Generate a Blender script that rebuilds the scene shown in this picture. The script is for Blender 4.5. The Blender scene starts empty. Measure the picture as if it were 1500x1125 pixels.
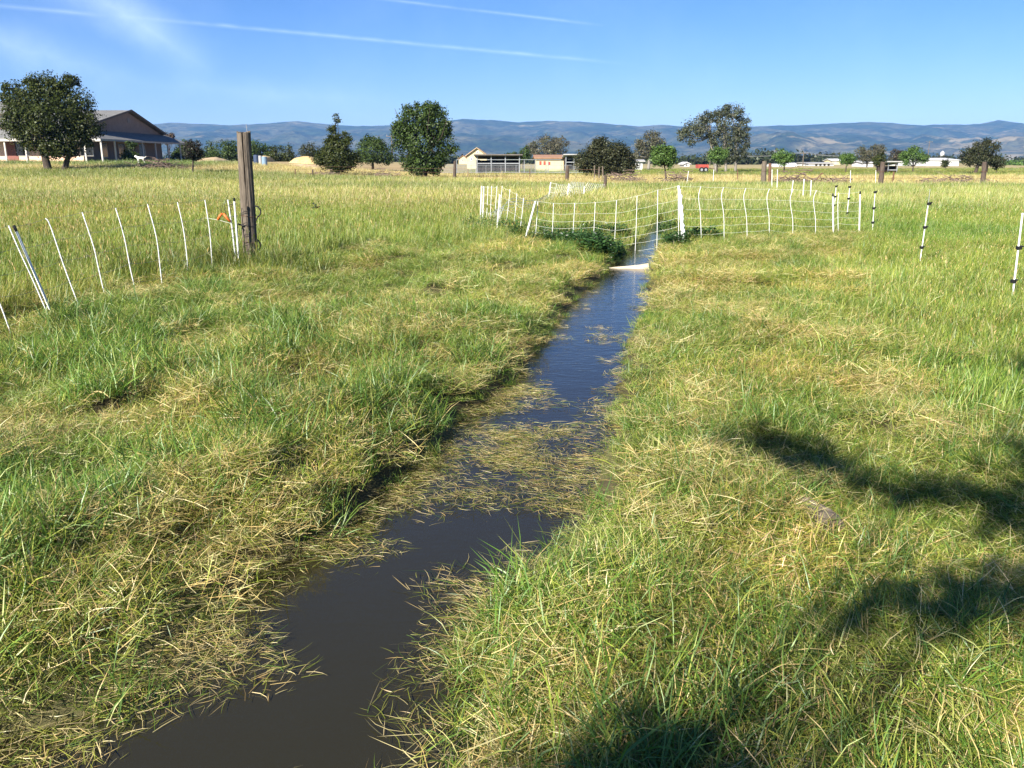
import bpy, math, random
import numpy as np
from mathutils import Vector, Matrix

SC = bpy.context.scene
COL = SC.collection
PI = math.pi

# ------------------------------------------------------------------ camera
CAM_H, PITCH, F = 1.6, math.radians(14.6), 1257.0      # F: focal length in photo pixels (1500 wide)
cam_d = bpy.data.cameras.new('camera')
cam = bpy.data.objects.new('camera', cam_d); COL.objects.link(cam)
cam.location = (0, 0, CAM_H)
cam.rotation_euler = (PI / 2 - PITCH, 0, 0)
cam_d.sensor_width = 36.0
cam_d.lens = F / 1500.0 * 36.0
cam_d.clip_start = 0.05; cam_d.clip_end = 60000
SC.camera = cam

# ------------------------------------------------------------------ sun, sky, exposure
SUN_AZ = math.atan2(-0.574, -0.819)      # bearing of the sun, from +Y towards +X: behind the camera, to the left
SUN_EL = math.radians(31)
to_sun = Vector((math.sin(SUN_AZ) * math.cos(SUN_EL), math.cos(SUN_AZ) * math.cos(SUN_EL), math.sin(SUN_EL)))
sun_d = bpy.data.lights.new('sun', 'SUN'); sun_d.energy = 5.0; sun_d.angle = math.radians(0.53)
sun_d.color = (1.0, 0.945, 0.85)
sun = bpy.data.objects.new('sun', sun_d); COL.objects.link(sun)
sun.rotation_euler = (-to_sun).to_track_quat('-Z', 'Y').to_euler()
sun.location = (0, 0, 50)

def ray(px, py):
    """direction of a photo pixel in the place (forward distance 1 along the lens axis)"""
    u, v = (px - 750) / F, (py - 562.5) / F
    f = Vector((0, math.cos(PITCH), -math.sin(PITCH))); up = Vector((0, math.sin(PITCH), math.cos(PITCH)))
    return f + Vector((u, 0, 0)) - up * v
def W(px, py, Y):
    d = ray(px, py); t = Y / d.y
    return Vector((d.x * t, Y, CAM_H + d.z * t))

world = bpy.data.worlds.new('World'); SC.world = world; world.use_nodes = True
wn, wl = world.node_tree.nodes, world.node_tree.links
wn.clear()
def N(tree, kind, **kw):
    n = tree.nodes.new(kind)
    for k, v in kw.items(): setattr(n, k, v)
    return n
def M2(tree, op, a, b=None, c=None, clamp=False):
    n = tree.nodes.new('ShaderNodeMath'); n.operation = op; n.use_clamp = clamp
    for i, s in enumerate((a, b, c)):
        if s is None: continue
        if isinstance(s, (int, float)): n.inputs[i].default_value = s
        else: tree.links.new(s, n.inputs[i])
    return n.outputs[0]
wt = world.node_tree
sky = N(wt, 'ShaderNodeTexSky', sky_type='NISHITA', sun_disc=False)
sky.sun_elevation = SUN_EL; sky.sun_rotation = SUN_AZ
sky.air_density = 0.9; sky.dust_density = 0.05; sky.ozone_density = 4.0; sky.altitude = 300
tc = N(wt, 'ShaderNodeTexCoord')
nrm = N(wt, 'ShaderNodeVectorMath', operation='NORMALIZE'); wl.new(tc.outputs['Generated'], nrm.inputs[0])
DIR = nrm.outputs[0]
def vdot(vec):
    n = N(wt, 'ShaderNodeVectorMath', operation='DOT_PRODUCT'); wl.new(DIR, n.inputs[0]); n.inputs[1].default_value = vec
    return n.outputs['Value']
nz = N(wt, 'ShaderNodeTexNoise'); nz.inputs['Scale'].default_value = 9; nz.inputs['Detail'].default_value = 6; nz.inputs['Roughness'].default_value = 0.6
wl.new(DIR, nz.inputs['Vector'])
nz2 = N(wt, 'ShaderNodeTexNoise'); nz2.inputs['Scale'].default_value = 45; nz2.inputs['Detail'].default_value = 4
wl.new(DIR, nz2.inputs['Vector'])
def trail(a, b, width, strength, soft=0.6, wob=0.0, even=False):
    """a vapour trail along the great circle from direction a to direction b"""
    da, db = ray(*a).normalized(), ray(*b).normalized()
    n = da.cross(db).normalized(); mid = (da + db).normalized(); along = n.cross(mid).normalized()
    half = math.acos(max(-1, min(1, da.dot(db)))) / 2
    d = vdot(n)
    if wob:
        w = M2(wt, 'SUBTRACT', nz2.outputs['Fac'], 0.5); d = M2(wt, 'MULTIPLY_ADD', w, wob, d)
    d = M2(wt, 'ABSOLUTE', d)
    m = M2(wt, 'SUBTRACT', 1.0, M2(wt, 'DIVIDE', d, width), clamp=True)
    m = M2(wt, 'POWER', m, 1.4)
    e = M2(wt, 'ABSOLUTE', vdot(along))
    k = M2(wt, 'DIVIDE', M2(wt, 'SUBTRACT', half, e), half * soft, clamp=True)
    front = M2(wt, 'GREATER_THAN', vdot(mid), 0.0)
    tex = M2(wt, 'MULTIPLY_ADD', nz.outputs['Fac'], 0.9, 0.05, clamp=True) if even else M2(wt, 'MULTIPLY_ADD', nz2.outputs['Fac'], 1.2, -0.05, clamp=True)
    return M2(wt, 'MULTIPLY', M2(wt, 'MULTIPLY', M2(wt, 'MULTIPLY', m, k), M2(wt, 'MULTIPLY', tex, strength)), front)
parts = [
    trail((150, 21), (935, 95), 0.0032, 1.15, 0.45, 0.0015),
    trail((520, -6), (890, 38), 0.0025, 1.0, 0.35, 0.0012),
    trail((-200, -12), (160, 24), 0.0034, 1.0, 0.3, 0.002),
    trail((60, -60), (320, 110), 0.034, 2.4, 0.8, 0.012, True),
    trail((-150, 20), (240, 130), 0.030, 1.5, 0.9, 0.02, True),
    trail((150, 118), (600, 152), 0.02, 0.8, 0.9, 0.02, True),
    trail((-60, -40), (330, 40), 0.06, 0.8, 0.9, 0.03, True),
]
tot = parts[0]
for p in parts[1:]: tot = M2(wt, 'ADD', tot, p)
# thin high veil
sep = N(wt, 'ShaderNodeSeparateXYZ'); wl.new(DIR, sep.inputs[0])
veil = M2(wt, 'MULTIPLY', M2(wt, 'SUBTRACT', nz.outputs['Fac'], 0.45, clamp=True), 0.5)
tot = M2(wt, 'ADD', tot, veil)
mixc = N(wt, 'ShaderNodeMix', data_type='RGBA', blend_type='ADD'); mixc.inputs['Factor'].default_value = 1.0
cl = N(wt, 'ShaderNodeVectorMath', operation='SCALE'); cl.inputs[0].default_value = (2.0, 2.0, 2.1); wl.new(tot, cl.inputs['Scale'])
hs_ = N(wt, 'ShaderNodeHueSaturation'); hs_.inputs['Saturation'].default_value = 1.22; wl.new(sky.outputs[0], hs_.inputs['Color'])
tn_ = N(wt, 'ShaderNodeVectorMath', operation='MULTIPLY'); tn_.inputs[1].default_value = (0.80, 0.775, 0.98); wl.new(hs_.outputs[0], tn_.inputs[0])
wl.new(tn_.outputs[0], mixc.inputs[6]); wl.new(cl.outputs[0], mixc.inputs[7])
bg = N(wt, 'ShaderNodeBackground'); bg.inputs['Strength'].default_value = 0.053
wl.new(mixc.outputs[2], bg.inputs[0])
wo = N(wt, 'ShaderNodeOutputWorld'); wl.new(bg.outputs[0], wo.inputs[0])

SC.view_settings.view_transform = 'Standard'; SC.view_settings.look = 'None'
SC.view_settings.exposure = 1.47; SC.view_settings.gamma = 1.0; SC.view_settings.use_curve_mapping = False
SC.render.engine = 'CYCLES'
cy = SC.cycles
cy.use_denoising = True
try: cy.denoiser = 'OPENIMAGEDENOISE'; cy.denoising_input_passes = 'RGB_ALBEDO_NORMAL'
except Exception: pass
cy.max_bounces = 4; cy.diffuse_bounces = 2; cy.glossy_bounces = 2; cy.transmission_bounces = 4; cy.transparent_max_bounces = 8; cy.volume_bounces = 0
cy.caustics_reflective = False; cy.caustics_refractive = False
cy.use_adaptive_sampling = False
SC.render.film_transparent = False

# ------------------------------------------------------------------ noise and small helpers
def hash2(ix, iy, s):
    h = (ix.astype(np.int64) * 374761393 + iy.astype(np.int64) * 668265263 + s * 2147483647) & 0xffffffff
    h = ((h ^ (h >> 13)) * 1274126177) & 0xffffffff
    return ((h ^ (h >> 16)) & 0xffff) / 65535.0
def vnoise(x, y, s=0):
    x = np.asarray(x, float); y = np.asarray(y, float)
    ix, iy = np.floor(x), np.floor(y); fx, fy = x - ix, y - iy
    fx = fx * fx * (3 - 2 * fx); fy = fy * fy * (3 - 2 * fy)
    a, b = hash2(ix, iy, s), hash2(ix + 1, iy, s); c, d = hash2(ix, iy + 1, s), hash2(ix + 1, iy + 1, s)
    return (a * (1 - fx) + b * fx) * (1 - fy) + (c * (1 - fx) + d * fx) * fy
def fbm(x, y, s=0, o=4, g=0.5):
    t, a, n = 0, 1, 0
    for i in range(o):
        t = t + a * vnoise(np.asarray(x) * 2 ** i, np.asarray(y) * 2 ** i, s + i * 17); n += a; a *= g
    return t / n
def sst(a, b, x):
    t = np.clip((np.asarray(x, float) - a) / (b - a), 0, 1); return t * t * (3 - 2 * t)

def mesh_np(name, V, faces):
    """faces: list of int arrays (n,3) or (n,4)"""
    me = bpy.data.meshes.new(name)
    V = np.asarray(V, np.float32)
    me.vertices.add(len(V)); me.vertices.foreach_set('co', V.ravel())
    faces = [np.asarray(f, np.int32) for f in faces if len(f)]
    nl = sum(f.size for f in faces); npoly = sum(len(f) for f in faces)
    me.loops.add(nl); me.polygons.add(npoly)
    me.loops.foreach_set('vertex_index', np.concatenate([f.ravel() for f in faces]))
    tot = np.concatenate([np.full(len(f), f.shape[1], np.int32) for f in faces])
    st = np.concatenate([[0], np.cumsum(tot)[:-1]]).astype(np.int32)
    me.polygons.foreach_set('loop_start', st)
    me.update(calc_edges=True); me.validate()
    return me
def set_col(me, name, arr):
    a = me.color_attributes.new(name, 'FLOAT_COLOR', 'POINT')
    arr = np.asarray(arr, np.float32)
    if arr.shape[1] == 3: arr = np.concatenate([arr, np.ones((len(arr), 1), np.float32)], 1)
    a.data.foreach_set('color', arr.ravel())
def smooth(me):
    me.polygons.foreach_set('use_smooth', np.ones(len(me.polygons), bool))

def link(o, parent=None):
    COL.objects.link(o)
    if parent is not None: o.parent = parent
    return o
def tag(o, label=None, cat=None, group=None, kind=None):
    if label: o['label'] = label
    if cat: o['category'] = cat
    if group: o['group'] = group
    if kind: o['kind'] = kind
    return o
def empty(name, loc=(0, 0, 0), rz=0.0):
    o = bpy.data.objects.new(name, None); COL.objects.link(o)
    o.location = loc; o.rotation_euler = (0, 0, rz); o.empty_display_size = 0.2
    return o

class MB:
    """collects simple shapes and links them as one mesh object"""
    def __init__(s): s.v = []; s.f = []
    def add(s, vs, fs):
        b = len(s.v); s.v += [tuple(p) for p in vs]; s.f += [tuple(i + b for i in f) for f in fs]; return s
    def box(s, lo, hi, M=None):
        (x0, y0, z0), (x1, y1, z1) = lo, hi
        vs = [Vector(p) for p in ((x0,y0,z0),(x1,y0,z0),(x1,y1,z0),(x0,y1,z0),(x0,y0,z1),(x1,y0,z1),(x1,y1,z1),(x0,y1,z1))]
        if M is not None: vs = [M @ p for p in vs]
        return s.add(vs, [(0,3,2,1),(4,5,6,7),(0,1,5,4),(1,2,6,5),(2,3,7,6),(3,0,4,7)])
    def prism(s, poly, axis, lo, hi):
        """poly: 2-D outline in the two other axes, extruded along axis"""
        n = len(poly); vs = []
        for t in (lo, hi):
            for a, b in poly:
                vs.append({0: (t, a, b), 1: (a, t, b), 2: (a, b, t)}[axis])
        fs = [tuple(range(n)), tuple(range(2 * n - 1, n - 1, -1))] + [(i, i + n, (i + 1) % n + n, (i + 1) % n) for i in range(n)]
        return s.add(vs, fs)
    def tube(s, pts, r, k=6, caps=True):
        pts = [Vector(p) for p in pts]; n = len(pts)
        rs = r if isinstance(r, (list, tuple)) else [r] * n
        ref = None; vs = []
        for i, p in enumerate(pts):
            d = (pts[min(i + 1, n - 1)] - pts[max(i - 1, 0)])
            d = d.normalized() if d.length > 1e-9 else Vector((0, 0, 1))
            if ref is None:
                ref = Vector((1, 0, 0)) if abs(d.x) < 0.8 else Vector((0, 1, 0))
            a = (ref - d * ref.dot(d)).normalized(); b = d.cross(a); ref = a
            for j in range(k):
                t = 2 * PI * j / k
                vs.append(p + (a * math.cos(t) + b * math.sin(t)) * rs[i])
        fs = [(i*k+j, i*k+(j+1)%k, (i+1)*k+(j+1)%k, (i+1)*k+j) for i in range(n-1) for j in range(k)]
        if caps: fs += [tuple(range(k-1, -1, -1)), tuple((n-1)*k+j for j in range(k))]
        return s.add(vs, fs)
    def build(s, name, mat, parent=None, sm=False):
        me = bpy.data.meshes.new(name); me.from_pydata(s.v, [], s.f); me.update()
        if sm: smooth(me)
        if mat: me.materials.append(mat)
        return link(bpy.data.objects.new(name, me), parent)

# ------------------------------------------------------------------ materials
def mat(name, c1, c2=None, scale=5.0, rough=0.8, bump=0.0, metal=0.0, stretch=(1, 1, 1), spec=0.3, coords='Object', contrast=(0.35, 0.65)):
    m = bpy.data.materials.new(name); m.use_nodes = True; t = m.node_tree
    b = t.nodes['Principled BSDF']; b.inputs['Roughness'].default_value = rough; b.inputs['Metallic'].default_value = metal
    b.inputs['Specular IOR Level'].default_value = spec
    b.inputs['Base Color'].default_value = (*c1, 1)
    if c2 is not None:
        tcx = N(t, 'ShaderNodeTexCoord'); mp = N(t, 'ShaderNodeMapping'); mp.inputs['Scale'].default_value = stretch
        t.links.new(tcx.outputs[coords], mp.inputs['Vector'])
        nn = N(t, 'ShaderNodeTexNoise'); nn.inputs['Scale'].default_value = scale; nn.inputs['Detail'].default_value = 6; nn.inputs['Roughness'].default_value = 0.65
        t.links.new(mp.outputs[0], nn.inputs['Vector'])
        r = N(t, 'ShaderNodeValToRGB'); r.color_ramp.elements[0].color = (*c1, 1); r.color_ramp.elements[1].color = (*c2, 1)
        r.color_ramp.elements[0].position, r.color_ramp.elements[1].position = contrast
        t.links.new(nn.outputs['Fac'], r.inputs[0]); t.links.new(r.outputs[0], b.inputs['Base Color'])
        if bump:
            bp = N(t, 'ShaderNodeBump'); bp.inputs['Strength'].default_value = bump; bp.inputs['Distance'].default_value = 0.02
            t.links.new(nn.outputs['Fac'], bp.inputs['Height']); t.links.new(bp.outputs[0], b.inputs['Normal'])
    return m
def leaf_mat(name, attr='bc', tint=False, transl=0.35, mul=(1, 1, 1), gloss=0.06):
    m = bpy.data.materials.new(name); m.use_nodes = True; t = m.node_tree; t.nodes.clear()
    a = N(t, 'ShaderNodeAttribute', attribute_name=attr); c = a.outputs['Color']
    if tint:
        k = N(t, 'ShaderNodeAttribute', attribute_name='tint', attribute_type='INSTANCER')
        v = N(t, 'ShaderNodeVectorMath', operation='MULTIPLY'); t.links.new(c, v.inputs[0]); t.links.new(k.outputs['Vector'], v.inputs[1]); c = v.outputs[0]
    if mul != (1, 1, 1):
        v = N(t, 'ShaderNodeVectorMath', operation='MULTIPLY'); t.links.new(c, v.inputs[0]); v.inputs[1].default_value = mul; c = v.outputs[0]
    d = N(t, 'ShaderNodeBsdfDiffuse'); t.links.new(c, d.inputs[0])
    tr = N(t, 'ShaderNodeBsdfTranslucent'); t.links.new(c, tr.inputs[0])
    mx = N(t, 'ShaderNodeMixShader'); mx.inputs[0].default_value = transl; t.links.new(d.outputs[0], mx.inputs[1]); t.links.new(tr.outputs[0], mx.inputs[2])
    g = N(t, 'ShaderNodeBsdfGlossy'); g.inputs['Roughness'].default_value = 0.45; g.inputs['Color'].default_value = (0.9, 0.95, 0.85, 1)
    mg = N(t, 'ShaderNodeMixShader'); mg.inputs[0].default_value = gloss; t.links.new(mx.outputs[0], mg.inputs[1]); t.links.new(g.outputs[0], mg.inputs[2])
    o = N(t, 'ShaderNodeOutputMaterial'); t.links.new(mg.outputs[0], o.inputs[0])
    return m
# ------------------------------------------------------------------ terrain
WATER_Z = -0.10
def on_plane(px, py, z):
    d = ray(px, py); t = (z - CAM_H) / d.z
    return d.x * t, d.y * t
LE = [(-80,1170),(70,1118),(245,1052),(350,985),(378,900),(440,835),(530,790),(562,735),(632,676),(688,620),(742,570),(797,520),(816,482),(860,432),(889,398),(907,384),(929,366),(943,350),(954,338),(961,330)]
RE = [(640,1160),(630,1112),(622,1050),(615,1000),(642,945),(697,898),(770,850),(828,808),(853,762),(862,700),(883,650),(893,590),(904,545),(909,510),(931,480),(948,440),(944,420),(950,392),(956,370),(963,350),(968,338),(973,330)]
_l = sorted((on_plane(*p, WATER_Z)[::-1] for p in LE)); _r = sorted((on_plane(*p, WATER_Z)[::-1] for p in RE))
_l = [(-6, -2.4), (0.5, -1.25)] + _l; _r = [(-6, -0.9), (0.5, -0.35)] + _r
_l += [(30, _l[-1][1] + 1.3), (60, _l[-1][1] + 6.5)]; _r += [(30, _r[-1][1] + 1.35), (60, _r[-1][1] + 6.3)]
LY, LX = np.array(_l).T; RY, RX = np.array(_r).T
def stream_edges(y): return np.interp(y, LY, LX), np.interp(y, RY, RX)
def stream_dist(x, y):
    l, r = stream_edges(y)
    w = 0.10 * (fbm(x * 3.1, y * 3.1, 5, 3) - 0.5) * 2 * sst(30, 8, y)
    return np.maximum(l - x, x - r) + w, np.where(x < (l + r) / 2, -1, 1)
def H(x, y):
    x = np.asarray(x, float); y = np.asarray(y, float)
    d, side = stream_dist(x, y)
    wl_ = np.where(side < 0, 0.28 + 0.75 * sst(4.3, 2.6, y), 0.22 + 0.45 * sst(3.6, 2.6, y))
    bank = sst(-0.22, 0.04, d) * 0.20 + 0.115 * sst(0.0, 1, d / wl_) + 0.012
    bank = bank - 0.33
    fade = sst(58, 40, y)
    z = bank * fade
    away = sst(0.1, 0.9, d)
    near = sst(60, 10, y)
    z = z + away * near * (0.14 * (fbm(x * 0.9, y * 0.9, 31, 3) - 0.5) + 0.17 * (fbm(x * 2.5, y * 2.5, 41, 2) - 0.5))
    hump = sst(0.42, 0.66, fbm(x * 1.5, y * 1.25 + 4, 51, 2)) * 0.13 * sst(0.15, 0.6, d) * sst(22, 14, y) * np.where(side < 0, 1.0, 0.35)
    z = z + hump
    z = z + sst(2.0, 9.0, d) * sst(45, 20, y) * 0.05
    # the house stands on a raised pad to the left
    z = z + 1.4 * sst(55, 90, y) * sst(5, 35, -x) * sst(400, 200, y)
    z = z + 0.35 * (fbm(x * 0.03, y * 0.03, 61, 2) - 0.5) * sst(40, 120, y)
    return z
def G(px, py):
    """where the line of sight through a photo pixel meets the ground"""
    z = 0.0
    for _ in range(12):
        x, y = on_plane(px, py, z); z = 0.5 * z + 0.5 * float(H(np.array([x]), np.array([y]))[0])
    return Vector((x, y, z))
def gz(x, y): return float(H(np.array([x]), np.array([y]))[0])

ys = [-8.0]
while ys[-1] < 12000:
    y = ys[-1]
    st = 0.3 if y < 1 else (0.05 if y < 7 else 0.05 + 0.016 * (y - 7))
    if y > 60: st = 0.9 + 0.06 * (y - 60)
    ys.append(y + st)
ys = np.array(ys)
off = [0.0]
while off[-1] < 9000:
    o = off[-1]; off.append(o + (0.05 if o < 1.4 else 0.05 + 0.014 * (o - 1.4) if o < 8 else 0.14 + 0.075 * (o - 8)))
off = np.array(off); off = np.concatenate([-off[:0:-1], off])
l_, r_ = stream_edges(ys); xc = (l_ + r_) / 2 * sst(400, 60, ys)
GX = xc[:, None] + off[None, :]; GY = np.repeat(ys[:, None], len(off), 1)
GZ = H(GX, GY)
nr, nc = GX.shape
idx = np.arange(nr * nc).reshape(nr, nc)
q = np.stack([idx[:-1, :-1], idx[:-1, 1:], idx[1:, 1:], idx[1:, :-1]], -1).reshape(-1, 4)

def meadow_edge(x):            # how far the green field runs before the dry strip along the old fence
    return np.where(x > 3, 57, 57 + 17 * sst(3, -6, x)) + 5 * (vnoise(np.asarray(x) * 0.13, np.asarray(x) * 0 + 3, 3) - 0.5)
def mown_mask(x, y):
    """1 on the cut strip along the water, 0 in the standing meadow"""
    lx = np.interp(y, [0, 3, 7.5, 9.5, 13.2, 15, 17.5, 21.5], [-9, -7.5, -5.0, -4.8, -4.75, -3.9, -1.6, -0.8])
    rx = np.interp(y, [0, 3, 5.5, 8.8, 12.5, 18.2, 20], [2.8, 2.6, 2.95, 3.7, 4.9, 7.3, 7.8])
    w = 0.5 * (fbm(x * 0.8, y * 0.8, 71, 2) - 0.5)
    fy = np.interp(x, [-4, -1, 0.5, 3.3, 7.2], [13.4, 16.8, 16.6, 17.2, 18.6])
    return sst(-0.35, 0.35, x - lx + w) * sst(-0.35, 0.35, rx - x + w) * sst(0.6, -0.6, y - fy + w)

x, y = GX.ravel(), GY.ravel()
n1 = fbm(x * 1.7, y * 1.7, 7, 3); n2 = fbm(x * 0.05, y * 0.05, 9, 3)
soil = np.array([0.060, 0.052, 0.026]); thatch = np.array([0.115, 0.105, 0.045]); mead = np.array([0.135, 0.150, 0.040])
tan = np.array([0.36, 0.27, 0.135]); fgreen = np.array([0.155, 0.185, 0.06]); fardry = np.array([0.33, 0.27, 0.13]); bed = np.array([0.035, 0.03, 0.018])
c = soil + (thatch - soil) * sst(0.35, 0.65, n1)[:, None]
mm = mown_mask(x, y); c = mead + (c - mead) * np.maximum(mm, sst(16, 6, y) * 0.6)[:, None]
me_ = meadow_edge(x)
k = sst(-2, 2, y - me_)[:, None]; c = c + (tan * (0.8 + 0.4 * n1[:, None]) - c) * k
k = (sst(92, 100, y + 14 * (n2 - 0.5)) * sst(-14, 0, x))[:, None]; c = c + (fgreen * (0.8 + 0.5 * n2[:, None]) - c) * k
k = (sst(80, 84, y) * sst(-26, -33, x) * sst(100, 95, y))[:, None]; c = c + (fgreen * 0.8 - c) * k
k = sst(165, 190, y + 30 * (n2 - 0.5))[:, None]; c = c + (fardry * (0.8 + 0.4 * n1[:, None]) - c) * k
k = (sst(260, 500, y) * sst(0.4, 0.6, n2))[:, None]; c = c + (np.array([0.07, 0.09, 0.035]) - c) * k
d_, s_ = stream_dist(x, y); k = (sst(0.12, -0.1, d_) * sst(60, 50, y))[:, None]; c = c + (bed - c) * k
me = mesh_np('ground', np.stack([x, y, GZ.ravel()], 1), [q]); set_col(me, 'gc', c); smooth(me)
gm = bpy.data.materials.new('soil_and_thatch'); gm.use_nodes = True; t = gm.node_tree; b = t.nodes['Principled BSDF']
b.inputs['Roughness'].default_value = 0.95; b.inputs['Specular IOR Level'].default_value = 0.15
at_ = N(t, 'ShaderNodeAttribute', attribute_name='gc'); tcx = N(t, 'ShaderNodeTexCoord')
nn = N(t, 'ShaderNodeTexNoise'); nn.inputs['Scale'].default_value = 14; nn.inputs['Detail'].default_value = 8; nn.inputs['Roughness'].default_value = 0.7
t.links.new(tcx.outputs['Object'], nn.inputs['Vector'])
nn2 = N(t, 'ShaderNodeTexNoise'); nn2.inputs['Scale'].default_value = 0.35; nn2.inputs['Detail'].default_value = 6
t.links.new(tcx.outputs['Object'], nn2.inputs['Vector'])
mr = N(t, 'ShaderNodeMapRange'); mr.inputs[1].default_value = 0.3; mr.inputs[2].default_value = 0.7; mr.inputs[3].default_value = 0.6; mr.inputs[4].default_value = 1.35
t.links.new(M2(t, 'MULTIPLY', M2(t, 'ADD', nn.outputs['Fac'], nn2.outputs['Fac']), 0.5), mr.inputs[0])
vs_ = N(t, 'ShaderNodeVectorMath', operation='SCALE'); t.links.new(at_.outputs['Color'], vs_.inputs[0]); t.links.new(mr.outputs[0], vs_.inputs['Scale'])
t.links.new(vs_.outputs[0], b.inputs['Base Color'])
bp = N(t, 'ShaderNodeBump'); bp.inputs['Strength'].default_value = 0.6; bp.inputs['Distance'].default_value = 0.03; t.links.new(nn.outputs['Fac'], bp.inputs['Height']); t.links.new(bp.outputs[0], b.inputs['Normal'])
me.materials.append(gm)
tag(link(bpy.data.objects.new('ground', me)), 'pasture ground running out to the hills', 'ground', kind='structure')

# ------------------------------------------------------------------ water
wys = np.concatenate([np.arange(-6, 9, 0.12), np.arange(9, 62, 0.5)])
wo_ = np.linspace(-2.2, 2.2, 23)
l_, r_ = stream_edges(wys); wx = ((l_ + r_) / 2)[:, None] + wo_[None] * (0.55 + 0.65 * sst(7, 3, wys))[:, None]
wy = np.repeat(wys[:, None], 23, 1); ii = np.arange(wx.size).reshape(wx.shape)
wme = mesh_np('water', np.stack([wx.ravel(), wy.ravel(), np.full(wx.size, WATER_Z)], 1), [np.stack([ii[:-1, :-1], ii[:-1, 1:], ii[1:, 1:], ii[1:, :-1]], -1).reshape(-1, 4)])
smooth(wme)
wm = bpy.data.materials.new('murky_water'); wm.use_nodes = True; t = wm.node_tree; t.nodes.clear()
tcx = N(t, 'ShaderNodeTexCoord'); mp = N(t, 'ShaderNodeMapping'); mp.inputs['Scale'].default_value = (1.0, 2.2, 1)
t.links.new(tcx.outputs['Object'], mp.inputs['Vector'])
na = N(t, 'ShaderNodeTexNoise'); na.inputs['Scale'].default_value = 7.0; na.inputs['Detail'].default_value = 3; na.inputs['Distortion'].default_value = 0.8
nb = N(t, 'ShaderNodeTexNoise'); nb.inputs['Scale'].default_value = 0.9; nb.inputs['Detail'].default_value = 2
t.links.new(mp.outputs[0], na.inputs['Vector']); t.links.new(mp.outputs[0], nb.inputs['Vector'])
sp = N(t, 'ShaderNodeSeparateXYZ'); t.links.new(tcx.outputs['Object'], sp.inputs[0])
run = N(t, 'ShaderNodeMapRange'); run.inputs[1].default_value = 4.0; run.inputs[2].default_value = 8.0; run.inputs[3].default_value = 0.22; run.inputs[4].default_value = 1.0
t.links.new(sp.outputs['Y'], run.inputs[0])       # the water riffles above the grass jam and lies still below it
hgt = M2(t, 'MULTIPLY', M2(t, 'ADD', na.outputs['Fac'], nb.outputs['Fac']), run.outputs[0])
bp = N(t, 'ShaderNodeBump'); bp.inputs['Strength'].default_value = 0.35; bp.inputs['Distance'].default_value = 0.011; t.links.new(hgt, bp.inputs['Height'])
gl = N(t, 'ShaderNodeBsdfGlossy'); gl.inputs['Roughness'].default_value = 0.03; t.links.new(bp.outputs[0], gl.inputs['Normal'])
fr = N(t, 'ShaderNodeFresnel'); fr.inputs['IOR'].default_value = 1.5; t.links.new(bp.outputs[0], fr.inputs['Normal'])
mud = N(t, 'ShaderNodeBsdfDiffuse'); mud.inputs[0].default_value = (0.042, 0.037, 0.017, 1)
trn = N(t, 'ShaderNodeBsdfTransparent'); trn.inputs[0].default_value = (0.52, 0.52, 0.34, 1)
m1 = N(t, 'ShaderNodeMixShader'); m1.inputs[0].default_value = 0.45; t.links.new(mud.outputs[0], m1.inputs[1]); t.links.new(trn.outputs[0], m1.inputs[2])
m2 = N(t, 'ShaderNodeMixShader'); t.links.new(fr.outputs[0], m2.inputs[0]); t.links.new(m1.outputs[0], m2.inputs[1]); t.links.new(gl.outputs[0], m2.inputs[2])
out = N(t, 'ShaderNodeOutputMaterial'); t.links.new(m2.outputs[0], out.inputs[0])
wme.materials.append(wm)
tag(link(bpy.data.objects.new('water', wme)), 'narrow irrigation stream with dark murky water', 'stream', kind='structure')

# ------------------------------------------------------------------ hills
sky_px = [(-400,190),(0,187),(120,186),(230,187),(262,184),(300,186),(350,188),(400,185),(440,182),(480,186),(530,189),(600,187),(640,184),(680,179),(720,181),(760,184),(800,182),(850,183),(890,186),(930,189),(965,187),(990,189),(1050,189),(1100,189),(1140,188),(1180,187),(1225,185),(1260,183),(1300,185),(1340,188),(1370,186),(1400,187),(1425,186),(1445,181),(1470,185),(1500,185),(1600,182),(1900,190)]
HD = 6500.0
def crest(x):
    px = 750 + x / HD * F * 1.02
    py = np.interp(px, [p[0] for p in sky_px], [p[1] for p in sky_px])
    return (236 - py) / F * HD * 1.0
nx, ny = 420, 110
hx = np.linspace(-7000, 7000, nx); hy = np.linspace(3600, 8000, ny)
HX, HY = np.meshgrid(hx, hy)
uu = HX * HD / HY                                        # same bearing on the crest line
base = crest(HX)
tt = np.clip((HY - 3600) / (HD - 3600), 0, 1)
rdg = 1 - np.abs(fbm(HX / 520, HY / 900, 101, 5) * 2 - 1)
rdg2 = 1 - np.abs(fbm(HX / 190, HY / 300, 111, 4) * 2 - 1)
prof = tt ** 1.35
hz = base * prof * (0.62 + 0.38 * prof) + (rdg - 0.62) * 150 * np.sin(np.clip(tt, 0, 1) * PI) + (rdg2 - 0.6) * 45 * np.sin(np.clip(tt * 1.02, 0, 1) * PI) ** 0.7
foot = 62 * np.exp(-((HY - 4250) / 300) ** 2) * sst(0.48, 0.72, fbm(HX / 700, HY / 1500, 131, 3))     # low dry foothills
hz = hz + foot
hz = np.where(HY > HD, base * (1 - 0.35 * (HY - HD) / 1500) , hz)
edge = np.abs(HY - HD) < 60
hz = hz + (fbm(HX / 60, HY / 60, 141, 3) - 0.5) * 11
hz = np.maximum(hz * sst(3600, 3750, HY), -3) - 2 * sst(3760, 3600, HY)
ii = np.arange(nx * ny).reshape(ny, nx)
hme = mesh_np('hills', np.stack([HX.ravel(), HY.ravel(), hz.ravel()], 1), [np.stack([ii[:-1, :-1], ii[:-1, 1:], ii[1:, 1:], ii[1:, :-1]], -1).reshape(-1, 4)])
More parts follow.
